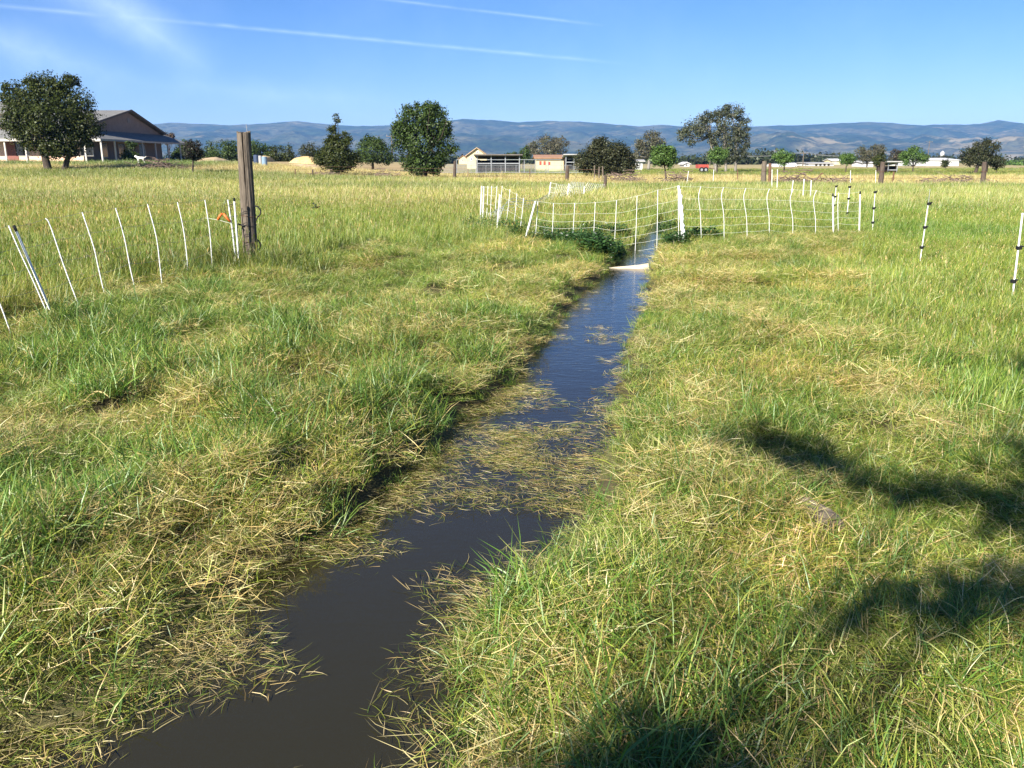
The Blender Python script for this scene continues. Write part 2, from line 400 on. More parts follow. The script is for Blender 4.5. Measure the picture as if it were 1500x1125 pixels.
dry = fbm(HX / 330, HY / 420, 151, 5, 0.6) * 0.75 + 0.25 * fbm(HX / 70, HY / 90, 161, 3)
right = sst(300, 3500, HX)
lowb = sst(0.55, 0.12, tt)
kd = sst(0.56, 0.66, dry + 0.07 * lowb * (0.4 + right) + 0.05 * right * sst(0.9, 0.3, tt)) + 0.8 * sst(20, 50, foot) * sst(0.35, 0.6, fbm(HX / 110, HY / 160, 171, 3) + 0.1)
kd = np.clip(kd, 0, 1).ravel()[:, None]
brush = np.array([0.018, 0.026, 0.012]); brush2 = np.array([0.060, 0.056, 0.030])
bm_ = brush + (brush2 - brush) * sst(0.35, 0.65, fbm(HX / 150, HY / 200, 181, 4)).ravel()[:, None]
hc = np.concatenate([bm_, (0.07 * lowb * (0.2 + right) + 0.09 * right * sst(0.95, 0.3, tt) + 0.05 * sst(18, 50, foot) + 0.05 * (dry - 0.5)).ravel()[:, None]], 1)
set_col(hme, 'gc', hc); smooth(hme)
hm = bpy.data.materials.new('chaparral_hills'); hm.use_nodes = True; t = hm.node_tree; b = t.nodes['Principled BSDF']
b.inputs['Roughness'].default_value = 1.0; b.inputs['Specular IOR Level'].default_value = 0.0
at_ = N(t, 'ShaderNodeAttribute', attribute_name='gc'); tcx = N(t, 'ShaderNodeTexCoord')
nn = N(t, 'ShaderNodeTexNoise'); nn.inputs['Scale'].default_value = 0.02; nn.inputs['Detail'].default_value = 7; nn.inputs['Roughness'].default_value = 0.7
t.links.new(tcx.outputs['Object'], nn.inputs['Vector'])
mr = N(t, 'ShaderNodeMapRange'); mr.inputs[1].default_value = 0.3; mr.inputs[2].default_value = 0.7; mr.inputs[3].default_value = 0.1; mr.inputs[4].default_value = 2.4
t.links.new(nn.outputs['Fac'], mr.inputs[0])
vs_ = N(t, 'ShaderNodeVectorMath', operation='SCALE'); t.links.new(at_.outputs['Color'], vs_.inputs[0]); t.links.new(mr.outputs[0], vs_.inputs['Scale'])
nt_ = N(t, 'ShaderNodeTexNoise'); nt_.inputs['Scale'].default_value = 0.0045; nt_.inputs['Detail'].default_value = 9; nt_.inputs['Roughness'].default_value = 0.72; nt_.inputs['Distortion'].default_value = 0.6
t.links.new(tcx.outputs['Object'], nt_.inputs['Vector'])
dryf = N(t, 'ShaderNodeMapRange'); dryf.inputs[1].default_value = 0.60; dryf.inputs[2].default_value = 0.69; t.links.new(M2(t, 'ADD', nt_.outputs['Fac'], at_.outputs['Alpha']), dryf.inputs[0])
mxh = N(t, 'ShaderNodeMix', data_type='RGBA'); t.links.new(dryf.outputs[0], mxh.inputs['Factor']); t.links.new(vs_.outputs[0], mxh.inputs[6]); mxh.inputs[7].default_value = (0.24, 0.19, 0.105, 1)
t.links.new(mxh.outputs[2], b.inputs['Base Color'])
hme.materials.append(hm)
tag(link(bpy.data.objects.new('hills', hme)), 'long blue hazy range of brushy hills with dry tan patches', 'hills', kind='structure')

# ------------------------------------------------------------------ haze
hb = MB().box((-14000, -1500, -6), (14000, 12500, float(hz.max()) + 60))
ho = hb.build('haze', None)
hmat = bpy.data.materials.new('valley_haze'); hmat.use_nodes = True; t = hmat.node_tree; t.nodes.clear()
pv = N(t, 'ShaderNodeVolumePrincipled'); pv.inputs['Color'].default_value = (0.24, 0.52, 1.0, 1); pv.inputs['Density'].default_value = 0.000085; pv.inputs['Anisotropy'].default_value = 0.0
out = N(t, 'ShaderNodeOutputMaterial'); t.links.new(pv.outputs[0], out.inputs['Volume'])
ho.data.materials.append(hmat)
tag(ho, 'thin blue summer haze over the valley', 'haze', kind='stuff')
# ------------------------------------------------------------------ grass
GREEN = [(0.092,0.175,0.018),(0.128,0.215,0.026),(0.066,0.132,0.015),(0.105,0.190,0.036)]
YGREEN = [(0.258,0.292,0.042),(0.318,0.336,0.072),(0.208,0.262,0.030)]
STRAW = [(0.54,0.43,0.165),(0.62,0.53,0.26),(0.45,0.32,0.115),(0.49,0.44,0.19)]
def pick(rng, n, mix):
    """mix: [(palette, share)] -> n colours"""
    out = np.zeros((n, 3)); r = rng.random(n); lo = 0; s = sum(m[1] for m in mix)
    for pal, sh in mix:
        hi = lo + sh / s; m = (r >= lo) & (r < hi + 1e-9); lo = hi
        p = np.array(pal); out[m] = p[rng.integers(0, len(p), m.sum())]
    return out * (0.8 + 0.4 * rng.random((n, 1)))
def blades(rng, n, R, L, w, tilt, curl, az, z0, mix, segs=3):
    """n grass blades as tapering curved strips; az: (centre, spread)"""
    rr = R * np.sqrt(rng.random(n)); th = rng.random(n) * 2 * PI
    p = np.stack([rr * np.cos(th), rr * np.sin(th), z0[0] + (z0[1] - z0[0]) * rng.random(n)], 1)
    a = az[0] + az[1] * (rng.random(n) - 0.5) * 2
    Ln = L[0] + (L[1] - L[0]) * rng.random(n) ** 1.3
    t = np.radians(tilt[0] + (tilt[1] - tilt[0]) * rng.random(n)); cu = np.radians(curl[0] + (curl[1] - curl[0]) * rng.random(n))
    sw = rng.normal(0, 0.55, n)
    wd = w[0] + (w[1] - w[0]) * rng.random(n)
    tw = rng.normal(0, 0.7, n)
    V, prof = [], [0.75, 1.0, 0.75, 0.0] if segs == 3 else [0.9, 0.8, 0.0]
    for i in range(segs + 1):
        sx = np.stack([-np.sin(a) * np.cos(tw), np.cos(a) * np.cos(tw), np.sin(tw)], 1) * (wd * prof[i] / 2)[:, None]
        if i < segs: V += [p - sx, p + sx]
        else: V += [p]
        ti = np.minimum(t + cu * i / segs, 1.72)
        st = (Ln / segs)[:, None] * np.stack([np.sin(ti) * np.cos(a), np.sin(ti) * np.sin(a), np.cos(ti)], 1)
        p = p + st; p[:, 2] = np.maximum(p[:, 2], 0.004); a = a + sw / segs
    k = 2 * segs + 1
    V = np.stack(V, 1).reshape(-1, 3)
    b0 = (np.arange(n) * k)[:, None]
    tri = []
    for i in range(segs - 1): tri += [b0 + np.array([[2*i, 2*i+1, 2*i+3]]), b0 + np.array([[2*i, 2*i+3, 2*i+2]])]
    tri.append(b0 + np.array([[2*segs-2, 2*segs-1, 2*segs]]))
    C = np.repeat(pick(rng, n, mix), k, 0)
    return V, np.concatenate(tri), C
def heads(rng, n, R, hgt, size, mix, lean):
    """seed heads on thin stems"""
    V, T, C = blades(rng, n, R, hgt, (0.0018, 0.0028), lean, (5, 35), (0, 0.9), (0, 0), mix)
    tips = V[6::7]; c2 = pick(rng, n, mix); vs, fs, cs = [V], [T], [C]; b = len(V)
    for i in range(n):
        p = tips[i]; s = size * (0.7 + 0.6 * rng.random()); dx = rng.normal(0, 0.5) ; dy = rng.normal(0, 0.5)
        q = np.array([p + [0, 0, -s], p + [s*.16, 0, 0], p + [-s*.16, 0, 0], p + [dx*s*.6, dy*s*.6, s], p + [0, s*.16, 0], p + [0, -s*.16, 0]])
        vs.append(q); fs.append(np.array([[0,1,3],[0,3,2],[0,4,3],[0,3,5]]) + b); cs.append(np.repeat(c2[i:i+1], 6, 0)); b += 6
    return np.concatenate(vs), np.concatenate(fs), np.concatenate(cs)
def join(*parts):
    vs, fs, cs, b = [], [], [], 0
    for V, T, C in parts:
        vs.append(V); fs.append(T + b); cs.append(C); b += len(V)
    return np.concatenate(vs), np.concatenate(fs), np.concatenate(cs)
def weed(rng, n, R, hgt, leaf, mix):
    """leafy broad-leaved stems"""
    vs, fs, cs, b = [], [], [], 0
    for i in range(n):
        r, th = R * math.sqrt(rng.random()), rng.random() * 2 * PI
        bx, by, hh = r * math.cos(th), r * math.sin(th), hgt * (0.55 + 0.45 * rng.random())
        lx, ly = rng.normal(0, 0.12), rng.normal(0, 0.12)
        m = int(hh / 0.03)
        for j in range(m):
            z = hh * (j + 1) / m; a = rng.random() * 2 * PI; s = leaf * (0.6 + 0.6 * rng.random()); dr = rng.uniform(-0.3, 0.6)
            o = np.array([bx + lx * z, by + ly * z, z]); d = np.array([math.cos(a), math.sin(a), dr]); e = np.array([-math.sin(a), math.cos(a), rng.normal(0, .3)])
            vs.append(np.array([o, o + d*s*.5 + e*s*.28, o + d*s, o + d*s*.5 - e*s*.28])); fs.append(np.array([[0,1,2],[0,2,3]]) + b); b += 4
            cs.append(np.repeat(pick(rng, 1, mix), 4, 0))
    return np.concatenate(vs), np.concatenate(fs), np.concatenate(cs)

MG = leaf_mat('grass_blade', 'bc', tint=True, transl=0.34, gloss=0.04)
LIB = {}
def library(kind, makers):
    c = bpy.data.collections.new('library_' + kind)
    for i, f in enumerate(makers):
        V, T, C = f(np.random.default_rng(1000 + i + 50 * len(LIB)))
        m = mesh_np(kind + '_clump', V, [T]); set_col(m, 'bc', C); m.materials.append(MG)
        o = bpy.data.objects.new('%s_%02d' % (kind, i), m); c.objects.link(o)
    LIB[kind] = (c, len(makers))
FULL = (0, PI)
library('lodged', [lambda g, k=k: join(blades(g, 250, 0.20, (0.035, 0.15), (0.0016, 0.0036), (35, 92), (-20, 70), (0, 2.4), (0.0, 0.05), [(YGREEN, 54), (GREEN, 22), (STRAW, 24)]),
                                       blades(g, 60, 0.20, (0.03, 0.11), (0.0018, 0.004), (5, 65), (0, 70), FULL, (0.0, 0.03), [(GREEN, 45), (YGREEN, 45), (STRAW, 10)])) for k in range(5)])
library('tuft', [lambda g, k=k: blades(g, 120, 0.075 + 0.03 * k, (0.06, 0.22), (0.002, 0.0048), (3, 52), (15, 85), FULL, (0, 0), [(GREEN, 78), (YGREEN, 18), (STRAW, 4)]) for k in range(4)])
library('straw', [lambda g, k=k: join(blades(g, 190, 0.19, (0.05, 0.20), (0.0015, 0.0034), (55, 93), (-20, 40), FULL, (0.0, 0.06), [(STRAW, 78), (YGREEN, 22)]),
                                      blades(g, 20, 0.19, (0.06, 0.2), (0.003, 0.006), (20, 75), (0, 60), FULL, (0.0, 0.03), [(GREEN, 50), (YGREEN, 50)])) for k in range(4)])
library('meadow', [lambda g, k=k: join(blades(g, 120, 0.24, (0.14, 0.38), (0.003, 0.006), (2, 32), (8, 60), (0, 1.9), (0, 0), [(GREEN, 46), (YGREEN, 50), (STRAW, 4)]),
                                       heads(g, 3, 0.22, (0.30, 0.50), 0.035, [(YGREEN, 55), (STRAW, 45)], (2, 22))) for k in range(5)])
library('farmeadow', [lambda g, k=k: join(blades(g, 130, 0.75, (0.16, 0.38), (0.008, 0.017), (2, 34), (8, 60), (0, 1.9), (0, 0), [(GREEN, 34), (YGREEN, 62), (STRAW, 4)], 2),
                                       blades(g, 22, 0.75, (0.32, 0.48), (0.006, 0.010), (2, 22), (5, 40), (0, 1.5), (0, 0), [(YGREEN, 60), (STRAW, 40)], 2)) for k in range(5)])
library('drygrass', [lambda g, k=k: blades(g, 120, 0.8, (0.12, 0.42), (0.008, 0.018), (5, 75), (0, 50), FULL, (0, 0), [(STRAW, 88), (YGREEN, 12)], 2) for k in range(4)])
library('weed', [lambda g, k=k: weed(g, 16, 0.22, 0.5, 0.075, [([(0.035,0.085,0.022),(0.05,0.11,0.028),(0.028,0.065,0.02)], 90), ([(0.11, 0.19, 0.05)], 8), ([(0.5, 0.52, 0.42)], 1)]) for k in range(4)])
library('float', [lambda g, k=k: blades(g, 90, 0.20, (0.04, 0.16), (0.0015, 0.0034), (82, 93), (-4, 6), (0, 1.3), (0.0, 0.010), [(STRAW, 50), (YGREEN, 38), (GREEN, 12)]) for k in range(4)])

def scatter(name, kind, P, rot, scl, tint, label, cat='grass'):
    n = len(P)
    c, ni = LIB[kind]
    m = bpy.data.meshes.new(name); m.vertices.add(n); m.vertices.foreach_set('co', np.asarray(P, np.float32).ravel())
    for nm, ar in (('rot', rot), ('scl', scl), ('tint', tint)):
        a = m.attributes.new(nm, 'FLOAT_VECTOR', 'POINT'); a.data.foreach_set('vector', np.asarray(ar, np.float32).ravel())
    a = m.attributes.new('pick', 'INT', 'POINT'); a.data.foreach_set('value', np.random.default_rng(n).integers(0, ni, n).astype(np.int32))
    m.materials.append(MG)
    o = link(bpy.data.objects.new(name, m))
    g = bpy.data.node_groups.new('scatter_' + name, 'GeometryNodeTree')
    g.interface.new_socket('Geometry', in_out='INPUT', socket_type='NodeSocketGeometry')
    g.interface.new_socket('Geometry', in_out='OUTPUT', socket_type='NodeSocketGeometry')
    gi, go = N(g, 'NodeGroupInput'), N(g, 'NodeGroupOutput')
    ci = N(g, 'GeometryNodeCollectionInfo'); ci.inputs['Collection'].default_value = c
    ci.inputs['Separate Children'].default_value = True; ci.inputs['Reset Children'].default_value = True
    ip = N(g, 'GeometryNodeInstanceOnPoints'); ip.inputs['Pick Instance'].default_value = True
    def attr(nm, ty):
        a = N(g, 'GeometryNodeInputNamedAttribute', data_type=ty); a.inputs['Name'].default_value = nm
        return a.outputs['Attribute']
    g.links.new(gi.outputs[0], ip.inputs['Points']); g.links.new(ci.outputs[0], ip.inputs['Instance'])
    g.links.new(attr('pick', 'INT'), ip.inputs['Instance Index'])
    g.links.new(attr('rot', 'FLOAT_VECTOR'), ip.inputs['Rotation']); g.links.new(attr('scl', 'FLOAT_VECTOR'), ip.inputs['Scale'])
    g.links.new(ip.outputs[0], go.inputs[0])
    md = o.modifiers.new('scatter', 'NODES'); md.node_group = g
    tag(o, label, cat, kind='stuff')
    return o

RNG = np.random.default_rng(77)
def sample(y0, y1, dens, margin=2.4, xr=0.66):
    """points on the ground, dens per square metre, over the wedge the picture takes in and a margin around it"""
    w1 = xr * y1 + margin; c_ = 1 / math.sqrt(dens)
    gx, gy = np.meshgrid(np.arange(-w1, w1, c_), np.arange(y0, y1, c_)); n = gx.size
    x = gx.ravel() + c_ * (RNG.random(n) * 1.3 - 0.15); y = np.clip(gy.ravel() + c_ * (RNG.random(n) * 1.3 - 0.15), y0, y1)
    k = np.abs(x) < xr * np.maximum(y, 0) + margin
    return x[k], y[k]
def bands(defs, **kw):
    xs, ysx, ss = [], [], []
    for y0, y1, dens, s in defs:
        x, y = sample(y0, y1, dens, **kw); xs.append(x); ysx.append(y); ss.append(np.full(len(x), s))
    return np.concatenate(xs), np.concatenate(ysx), np.concatenate(ss)
def keep(k, *arrs): return [a[k] for a in arrs]
def finish(name, kind, x, y, s, tint, label, az=None, tiltmax=0.12, zoff=0.0, hs=None, cat='grass'):
    n = len(x); z = H(x, y) + zoff
    a = RNG.random(n) * 2 * PI if az is None else az
    rot = np.stack([RNG.normal(0, tiltmax, n), RNG.normal(0, tiltmax, n), a], 1)
    sc_ = s * (0.75 + 0.5 * RNG.random(n)); sz = sc_ if hs is None else sc_ * hs
    return scatter(name, kind, np.stack([x, y, z], 1), rot, np.stack([sc_, sc_, sz], 1), tint, label, cat)
def tints(x, y, dry, amount=0.25, seed=0):
    """colour multipliers: patches of lusher and drier growth"""
    n = len(x); v = 1 + amount * (fbm(x * 0.9, y * 0.9, 200 + seed, 3) - 0.5) * 2 + RNG.normal(0, 0.10, n)
    t = np.stack([v, v, v], 1)
    t[:, 0] *= 1 + 0.35 * dry; t[:, 1] *= 1 + 0.10 * dry; t[:, 2] *= 1 + 0.25 * dry
    return np.clip(t, 0.3, 2.2)

def dryness(x, y):
    return sst(0.44, 0.60, fbm(x * 0.85 + 3, y * 0.85, 301, 3)) 
def lush(x, y):
    return np.maximum(sst(0.50, 0.60, fbm(x * 1.5, y * 1.25 + 4, 51, 2)) * 0.9, sst(0.56, 0.66, fbm(x * 0.7, y * 0.55 + 7, 311, 3)) * 0.8)
# cut grass lying along both banks
x, y, s = bands([(0.8, 4, 66, 0.95), (4, 6, 54, 0.95), (6, 10, 38, 1.05), (10, 21, 24, 1.2)])
d, side = stream_dist(x, y)
k = (RNG.random(len(x)) < mown_mask(x, y)) & (d > 0.07) & (RNG.random(len(x)) < 0.35 + 0.65 * sst(0.05, 0.4, d)) & ~((side < 0) & (y < 3.6) & (d < 0.5) & (RNG.random(len(x)) < 0.8)); x, y, s, d, side = keep(k, x, y, s, d, side)
s = s * np.clip(d / 0.35, 0.45, 1)
dr = dryness(x, y) - 0.45 * sst(1.2, 0.2, x) * sst(16, 9, y)
dx = np.array([float(v) for v in np.interp(y, [0, 20], [0, 0])])
flow = fbm(x * 0.5, y * 0.5, 321, 2) * 4 * PI
finish('mown_grass', 'lodged', x, y, s, tints(x, y, dr - 0.1) * 1.06, 'cut grass lying flat along both banks of the stream', az=flow + RNG.normal(0, 0.8, len(x)), zoff=0.0)
# upright tufts left standing
x, y, s = bands([(0.8, 6, 30, 0.85), (6, 10, 22, 0.9), (10, 21, 12, 1.05)])
d, side = stream_dist(x, y)
pr = np.where(side < 0, 0.16 + 0.84 * lush(x, y), 0.12 + 0.6 * lush(x, y)) 
pr = np.maximum(pr, 0.6 * sst(0.35, 0.1, d)) * mown_mask(x, y) * np.where((side < 0) & (y < 3.6) & (d < 0.6), 0.15, 1) * (1 - 0.95 * np.exp(-(((x - G(315, 768)[0]) / 0.5) ** 2 + ((y - G(315, 768)[1]) / 0.45) ** 2)))
k = (RNG.random(len(x)) < pr) & (d > 0.04); x, y, s, d = keep(k, x, y, s, d)
s = s * np.clip(d / 0.25, 0.5, 1) * np.where(x < 0.5, 0.95 + 0.70 * lush(x, y) * sst(11, 7, y), 0.9 + 0.3 * lush(x, y))
finish('tufted_grass', 'tuft', x, y, s, tints(x, y, 0.25 * dryness(x, y), 0.3, 3) * 1.15 * (1 - np.array([0.12, 0.06, 0.0]) * lush(x, y)[:, None]), 'fresh green grass tufts standing in the cut strip', tiltmax=0.2)
# straw
x, y, s = bands([(0.8, 6, 34, 0.9), (6, 10, 22, 0.95), (10, 21, 10, 1.1)])
d, side = stream_dist(x, y)
P1 = np.array(G(315, 768)[:2])
near_pile = np.exp(-(((x - P1[0]) / 0.45) ** 2 + ((y - P1[1]) / 0.42) ** 2))
pr = np.clip(0.85 * sst(0.48, 0.62, fbm(x * 1.1 + 9, y * 1.1, 331, 3)) + 1.5 * near_pile + 0.8 * np.exp(-(((x + 0.95) / 0.5) ** 2 + ((y - 7.1) / 0.8) ** 2)), 0, 1) * mown_mask(x, y)
k = (RNG.random(len(x)) < pr) & (d > 0.1); x, y, s = keep(k, x, y, s)
finish('straw_grass', 'straw', x, y, s, tints(x, y, np.zeros(len(x)), 0.2, 5) * 1.1, 'dead straw coloured grass in patches on the banks', zoff=0.045)
# rank growth round the foot of the wooden post and under the slack net
wq = [((215, 415), .5, 26), ((290, 405), .5, 34), ((325, 392), .3, 18), ((428, 405), .25, 20)]
xs, yx = zip(*[(G(*p_)[0] + RNG.normal(0, r_, n_), G(*p_)[1] + RNG.normal(0, r_, n_)) for p_, r_, n_ in wq]); x, y = np.concatenate(xs), np.concatenate(yx)
finish('rank_grass', 'meadow', x, y, np.full(len(x), 1.15), tints(x, y, np.full(len(x), 0.15), 0.3, 19) * 0.75, 'taller rank grass round the foot of the old wooden post', tiltmax=0.35)
# standing meadow
x, y, s = bands([(1.0, 10, 36, 0.85), (10, 18, 24, 0.95), (18, 30, 13, 1.15)], margin=3.0)
d, side = stream_dist(x, y)
k = (RNG.random(len(x)) > mown_mask(x, y)) & (d > 0.22); x, y, s = keep(k, x, y, s)
rt = sst(1, 4, x) * 0.9
dm = sst(0.4, 0.62, fbm(x * 0.22, y * 0.22, 341, 3)) - rt
finish('meadow_grass', 'meadow', x, y, s, tints(x, y, dm * 0.7, 0.22, 7) * 1.08, 'standing green meadow grass beyond the cut strip', az=RNG.normal(0.3, 0.7, len(x)), hs=(0.72 + 0.4 * fbm(x * 0.4, y * 0.4, 351, 2)) * (1 - 0.3 * sst(1, 4, x)))
x, y, s = bands([(26, 45, 5.5, 0.9), (45, 80, 3.4, 1.0)], margin=4)
k = (y < meadow_edge(x)); x, y, s = keep(k, x, y, s)
rt = sst(0, 12, x) * 0.6
bandn = sst(0.42, 0.62, fbm(x * 0.035, y * 0.15, 366, 3)); dm = 0.25 + bandn * 0.8 - rt
finish('field_grass', 'farmeadow', x, y, s, tints(x, y * 0.6, dm * 0.8, 0.28, 9) * (0.92 + 0.24 * bandn)[:, None] * np.array([0.97, 1.0, 1.25]), 'wide pale green hay field reaching to the old fence', az=RNG.normal(0.2, 0.7, len(x)), hs=0.75 + 0.35 * fbm(x * 0.15, y * 0.25, 371, 2))
# dry strip along the old fence
x, y, s = bands([(54, 100, 1.1, 1.0)], margin=4)
k = (y > meadow_edge(x) - 1.5) & ~((x > -8) & (y > 92)); x, y, s = keep(k, x, y, s)
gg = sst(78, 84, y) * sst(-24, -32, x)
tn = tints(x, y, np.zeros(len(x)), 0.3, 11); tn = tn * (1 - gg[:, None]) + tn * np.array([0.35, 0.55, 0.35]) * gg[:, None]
finish('dry_grass', 'drygrass', x, y, s, tn, 'dry tan grass in the strip along the old fence', hs=0.6 + 0.8 * fbm(x * 0.2, y * 0.2, 381, 2))
# green pasture past the fence and the far stubble
x, y, s = bands([(92, 170, 0.22, 1.4)], margin=5)
k = x > -6; x, y, s = keep(k, x, y, s)
tn = tints(x, y, np.full(len(x), 0.1), 0.25, 13) * 0.95
finish('pasture_grass', 'farmeadow', x, y, s, tn, 'grazed green pasture behind the brush piles', hs=0.45)
# dark leafy weeds inside the net where the stream passes
def weeds(ax, ay, bx, by, n, wid):
    t_ = RNG.random(n); return ax + (bx - ax) * t_ + RNG.normal(0, wid, n), ay + (by - ay) * t_ + RNG.normal(0, wid, n)
wp = [tuple(G(*p_)[:2]) for p_ in ((708, 340), (765, 352), (825, 362), (888, 377))]
segs = [(*wp[0], *wp[1], 46, 0.30), (*wp[1], *wp[2], 60, 0.34), (*wp[2], *wp[3], 60, 0.26), (*G(830, 350)[:2], *G(905, 352)[:2], 40, .3), (*G(975, 362)[:2], *G(1050, 352)[:2], 34, 0.2), (*G(968, 350)[:2], *G(985, 342)[:2], 12, .12)]
xs, yx = zip(*[weeds(*q_) for q_ in segs]); x, y = np.concatenate(xs), np.concatenate(yx)
d, side = stream_dist(x, y); x, y = keep(d > 0.10, x, y)
finish('leafy_weeds', 'weed', x, y, np.full(len(x), 0.85), tints(x, y, np.zeros(len(x)), 0.2, 15) * 1.3, 'dark green leafy weeds crowding the stream at the white net', cat='weeds', hs=0.68)
# grass afloat: the jam across the stream, wet mats at the edges, loose strands
x, y, s = bands([(1.2, 3.8, 110, 0.8), (3.8, 7.0, 170, 0.8), (7, 16, 30, 0.9)], margin=0.6)
d, side = stream_dist(x, y); l, r = stream_edges(y)
jam = sst(3.95, 4.25, y + 0.35 * (fbm(x * 2, y * 2, 401, 2) - 0.5)) * sst(6.3, 5.4, y + 1.5 * (x - (l + r) / 2))
jam = jam * (0.22 + 0.78 * sst(0.42, 0.55, fbm(x * 2.2, y * 3.8, 411, 3)))
edge = sst(-0.30, 0.05, d) ** 2 * 0.7 * sst(6, 4, y) * (0.15 + 0.65 * sst(0.42, 0.6, fbm(x * 2.2, y * 2.2, 421, 2)))
edge2 = sst(-0.12, 0.02, d) * 0.5
isl = 1.2 * np.exp(-(((x - 1.02) / 0.16) ** 2 + ((y - 8.35) / 0.22) ** 2))
wet = (d > -0.03) & (d < 1.1) & (y < 3.8)
pr = np.maximum.reduce([jam, edge, edge2, isl, wet * 0.8, np.full(len(x), 0.012) + 0.02 * sst(0.60, 0.72, fbm(x * 1.8, y * 1.8, 431, 3)) + 0.28 * (side > 0) * (y < 3.6) * sst(-0.42, -0.05, d) * sst(0.4, 0.6, fbm(x * 3, y * 3, 441, 2))])
k = (RNG.random(len(x)) < pr) & (d < np.where(y < 3.8, 1.05, 0.12)); x, y, s, d = keep(k, x, y, s, d)
n = len(x); zz = np.maximum(H(x, y), WATER_Z) + np.where(RNG.random(n) < 0.55, 0.004, -0.022) + 0.02 * (RNG.random(n) ** 3)
rot = np.stack([RNG.normal(0, 0.02, n), RNG.normal(0, 0.02, n), RNG.normal(0.1, 1.1, n) + PI * (RNG.random(n) < 0.5)], 1)
sc_ = s * (0.7 + 0.5 * RNG.random(n))
scatter('floating_grass', 'float', np.stack([x, y, zz], 1), rot, np.stack([sc_, sc_, sc_], 1), tints(x, y, np.full(n, 0.25), 0.3, 17) * 0.85, 'cut grass floating and jammed in the stream', 'grass')
# ------------------------------------------------------------------ builders for things
def bd(mb, name, mt, parent, org=None, sm=False):
    """build with vertices given in the place's own metres, stored relative to the thing's base"""
    o = org if org is not None else parent.location if parent.type == 'EMPTY' else parent.parent.location
    mb.v = [(p[0] - o[0], p[1] - o[1], p[2] - o[2]) for p in mb.v]
    return mb.build(name, mt, parent, sm)

M_ = {}
M_['white_plastic'] = mat('white_plastic', (0.80, 0.80, 0.78), (0.62, 0.62, 0.58), 30, 0.5)
M_['black_plastic'] = mat('black_plastic', (0.012, 0.012, 0.013), None, rough=0.5)
M_['orange_plastic'] = mat('orange_plastic', (0.75, 0.16, 0.03), (0.55, 0.12, 0.03), 40, 0.45)
M_['twine'] = mat('polywire', (0.72, 0.74, 0.62), None, rough=0.7)
M_['thin_wire'] = mat('thin_wire', (0.30, 0.28, 0.22), None, rough=0.6)
M_['wood_grey'] = mat('weathered_wood', (0.066, 0.052, 0.038), (0.17, 0.138, 0.104), 9, 0.9, 0.6, stretch=(6, 6, 0.5))
M_['wood_dark'] = mat('dark_weathered_wood', (0.045, 0.032, 0.025), (0.11, 0.083, 0.063), 6, 0.9, 0.4, stretch=(5, 5, 0.5))
M_['board'] = mat('pale_sawn_board', (0.34, 0.28, 0.19), (0.52, 0.45, 0.34), 8, 0.8, 0.2, stretch=(0.4, 6, 6))
M_['rust'] = mat('rusty_steel', (0.09, 0.045, 0.03), (0.16, 0.085, 0.05), 20, 0.8)
M_['galv'] = mat('galvanised_steel', (0.24, 0.25, 0.26), (0.34, 0.35, 0.36), 10, 0.5, metal=0.3)
M_['bark'] = mat('bark', (0.030, 0.023, 0.017), (0.075, 0.058, 0.045), 7, 0.95, 0.8, stretch=(4, 4, 0.7))
M_['bark_pale'] = mat('pale_bark', (0.13, 0.11, 0.09), (0.27, 0.245, 0.21), 2.5, 0.9, 0.3, stretch=(3, 3, 0.5))
M_['twig'] = mat('dead_twigs', (0.11, 0.075, 0.06), (0.22, 0.16, 0.125), 3, 0.95)
M_['leaf'] = leaf_mat('leaves', 'lc', transl=0.25, gloss=0.015)

# ---- trees
OAK = [(0.034, 0.045, 0.010), (0.044, 0.058, 0.012), (0.026, 0.036, 0.008), (0.056, 0.062, 0.015)]
OAK2 = [(0.034, 0.058, 0.013), (0.048, 0.080, 0.016), (0.060, 0.090, 0.020), (0.030, 0.048, 0.011)]
DARK = [(0.034, 0.040, 0.016), (0.045, 0.048, 0.020), (0.056, 0.056, 0.026), (0.030, 0.036, 0.014)]
BRIGHT = [(0.075, 0.135, 0.028), (0.10, 0.165, 0.036), (0.060, 0.110, 0.025)]
OLIVE = [(0.085, 0.085, 0.045), (0.105, 0.095, 0.058), (0.065, 0.070, 0.036), (0.12, 0.11, 0.075)]
EUCA = [(0.060, 0.070, 0.036), (0.080, 0.088, 0.050), (0.105, 0.105, 0.070), (0.048, 0.058, 0.028)]
MAROON = [(0.030, 0.028, 0.020), (0.040, 0.030, 0.024), (0.030, 0.040, 0.018)]
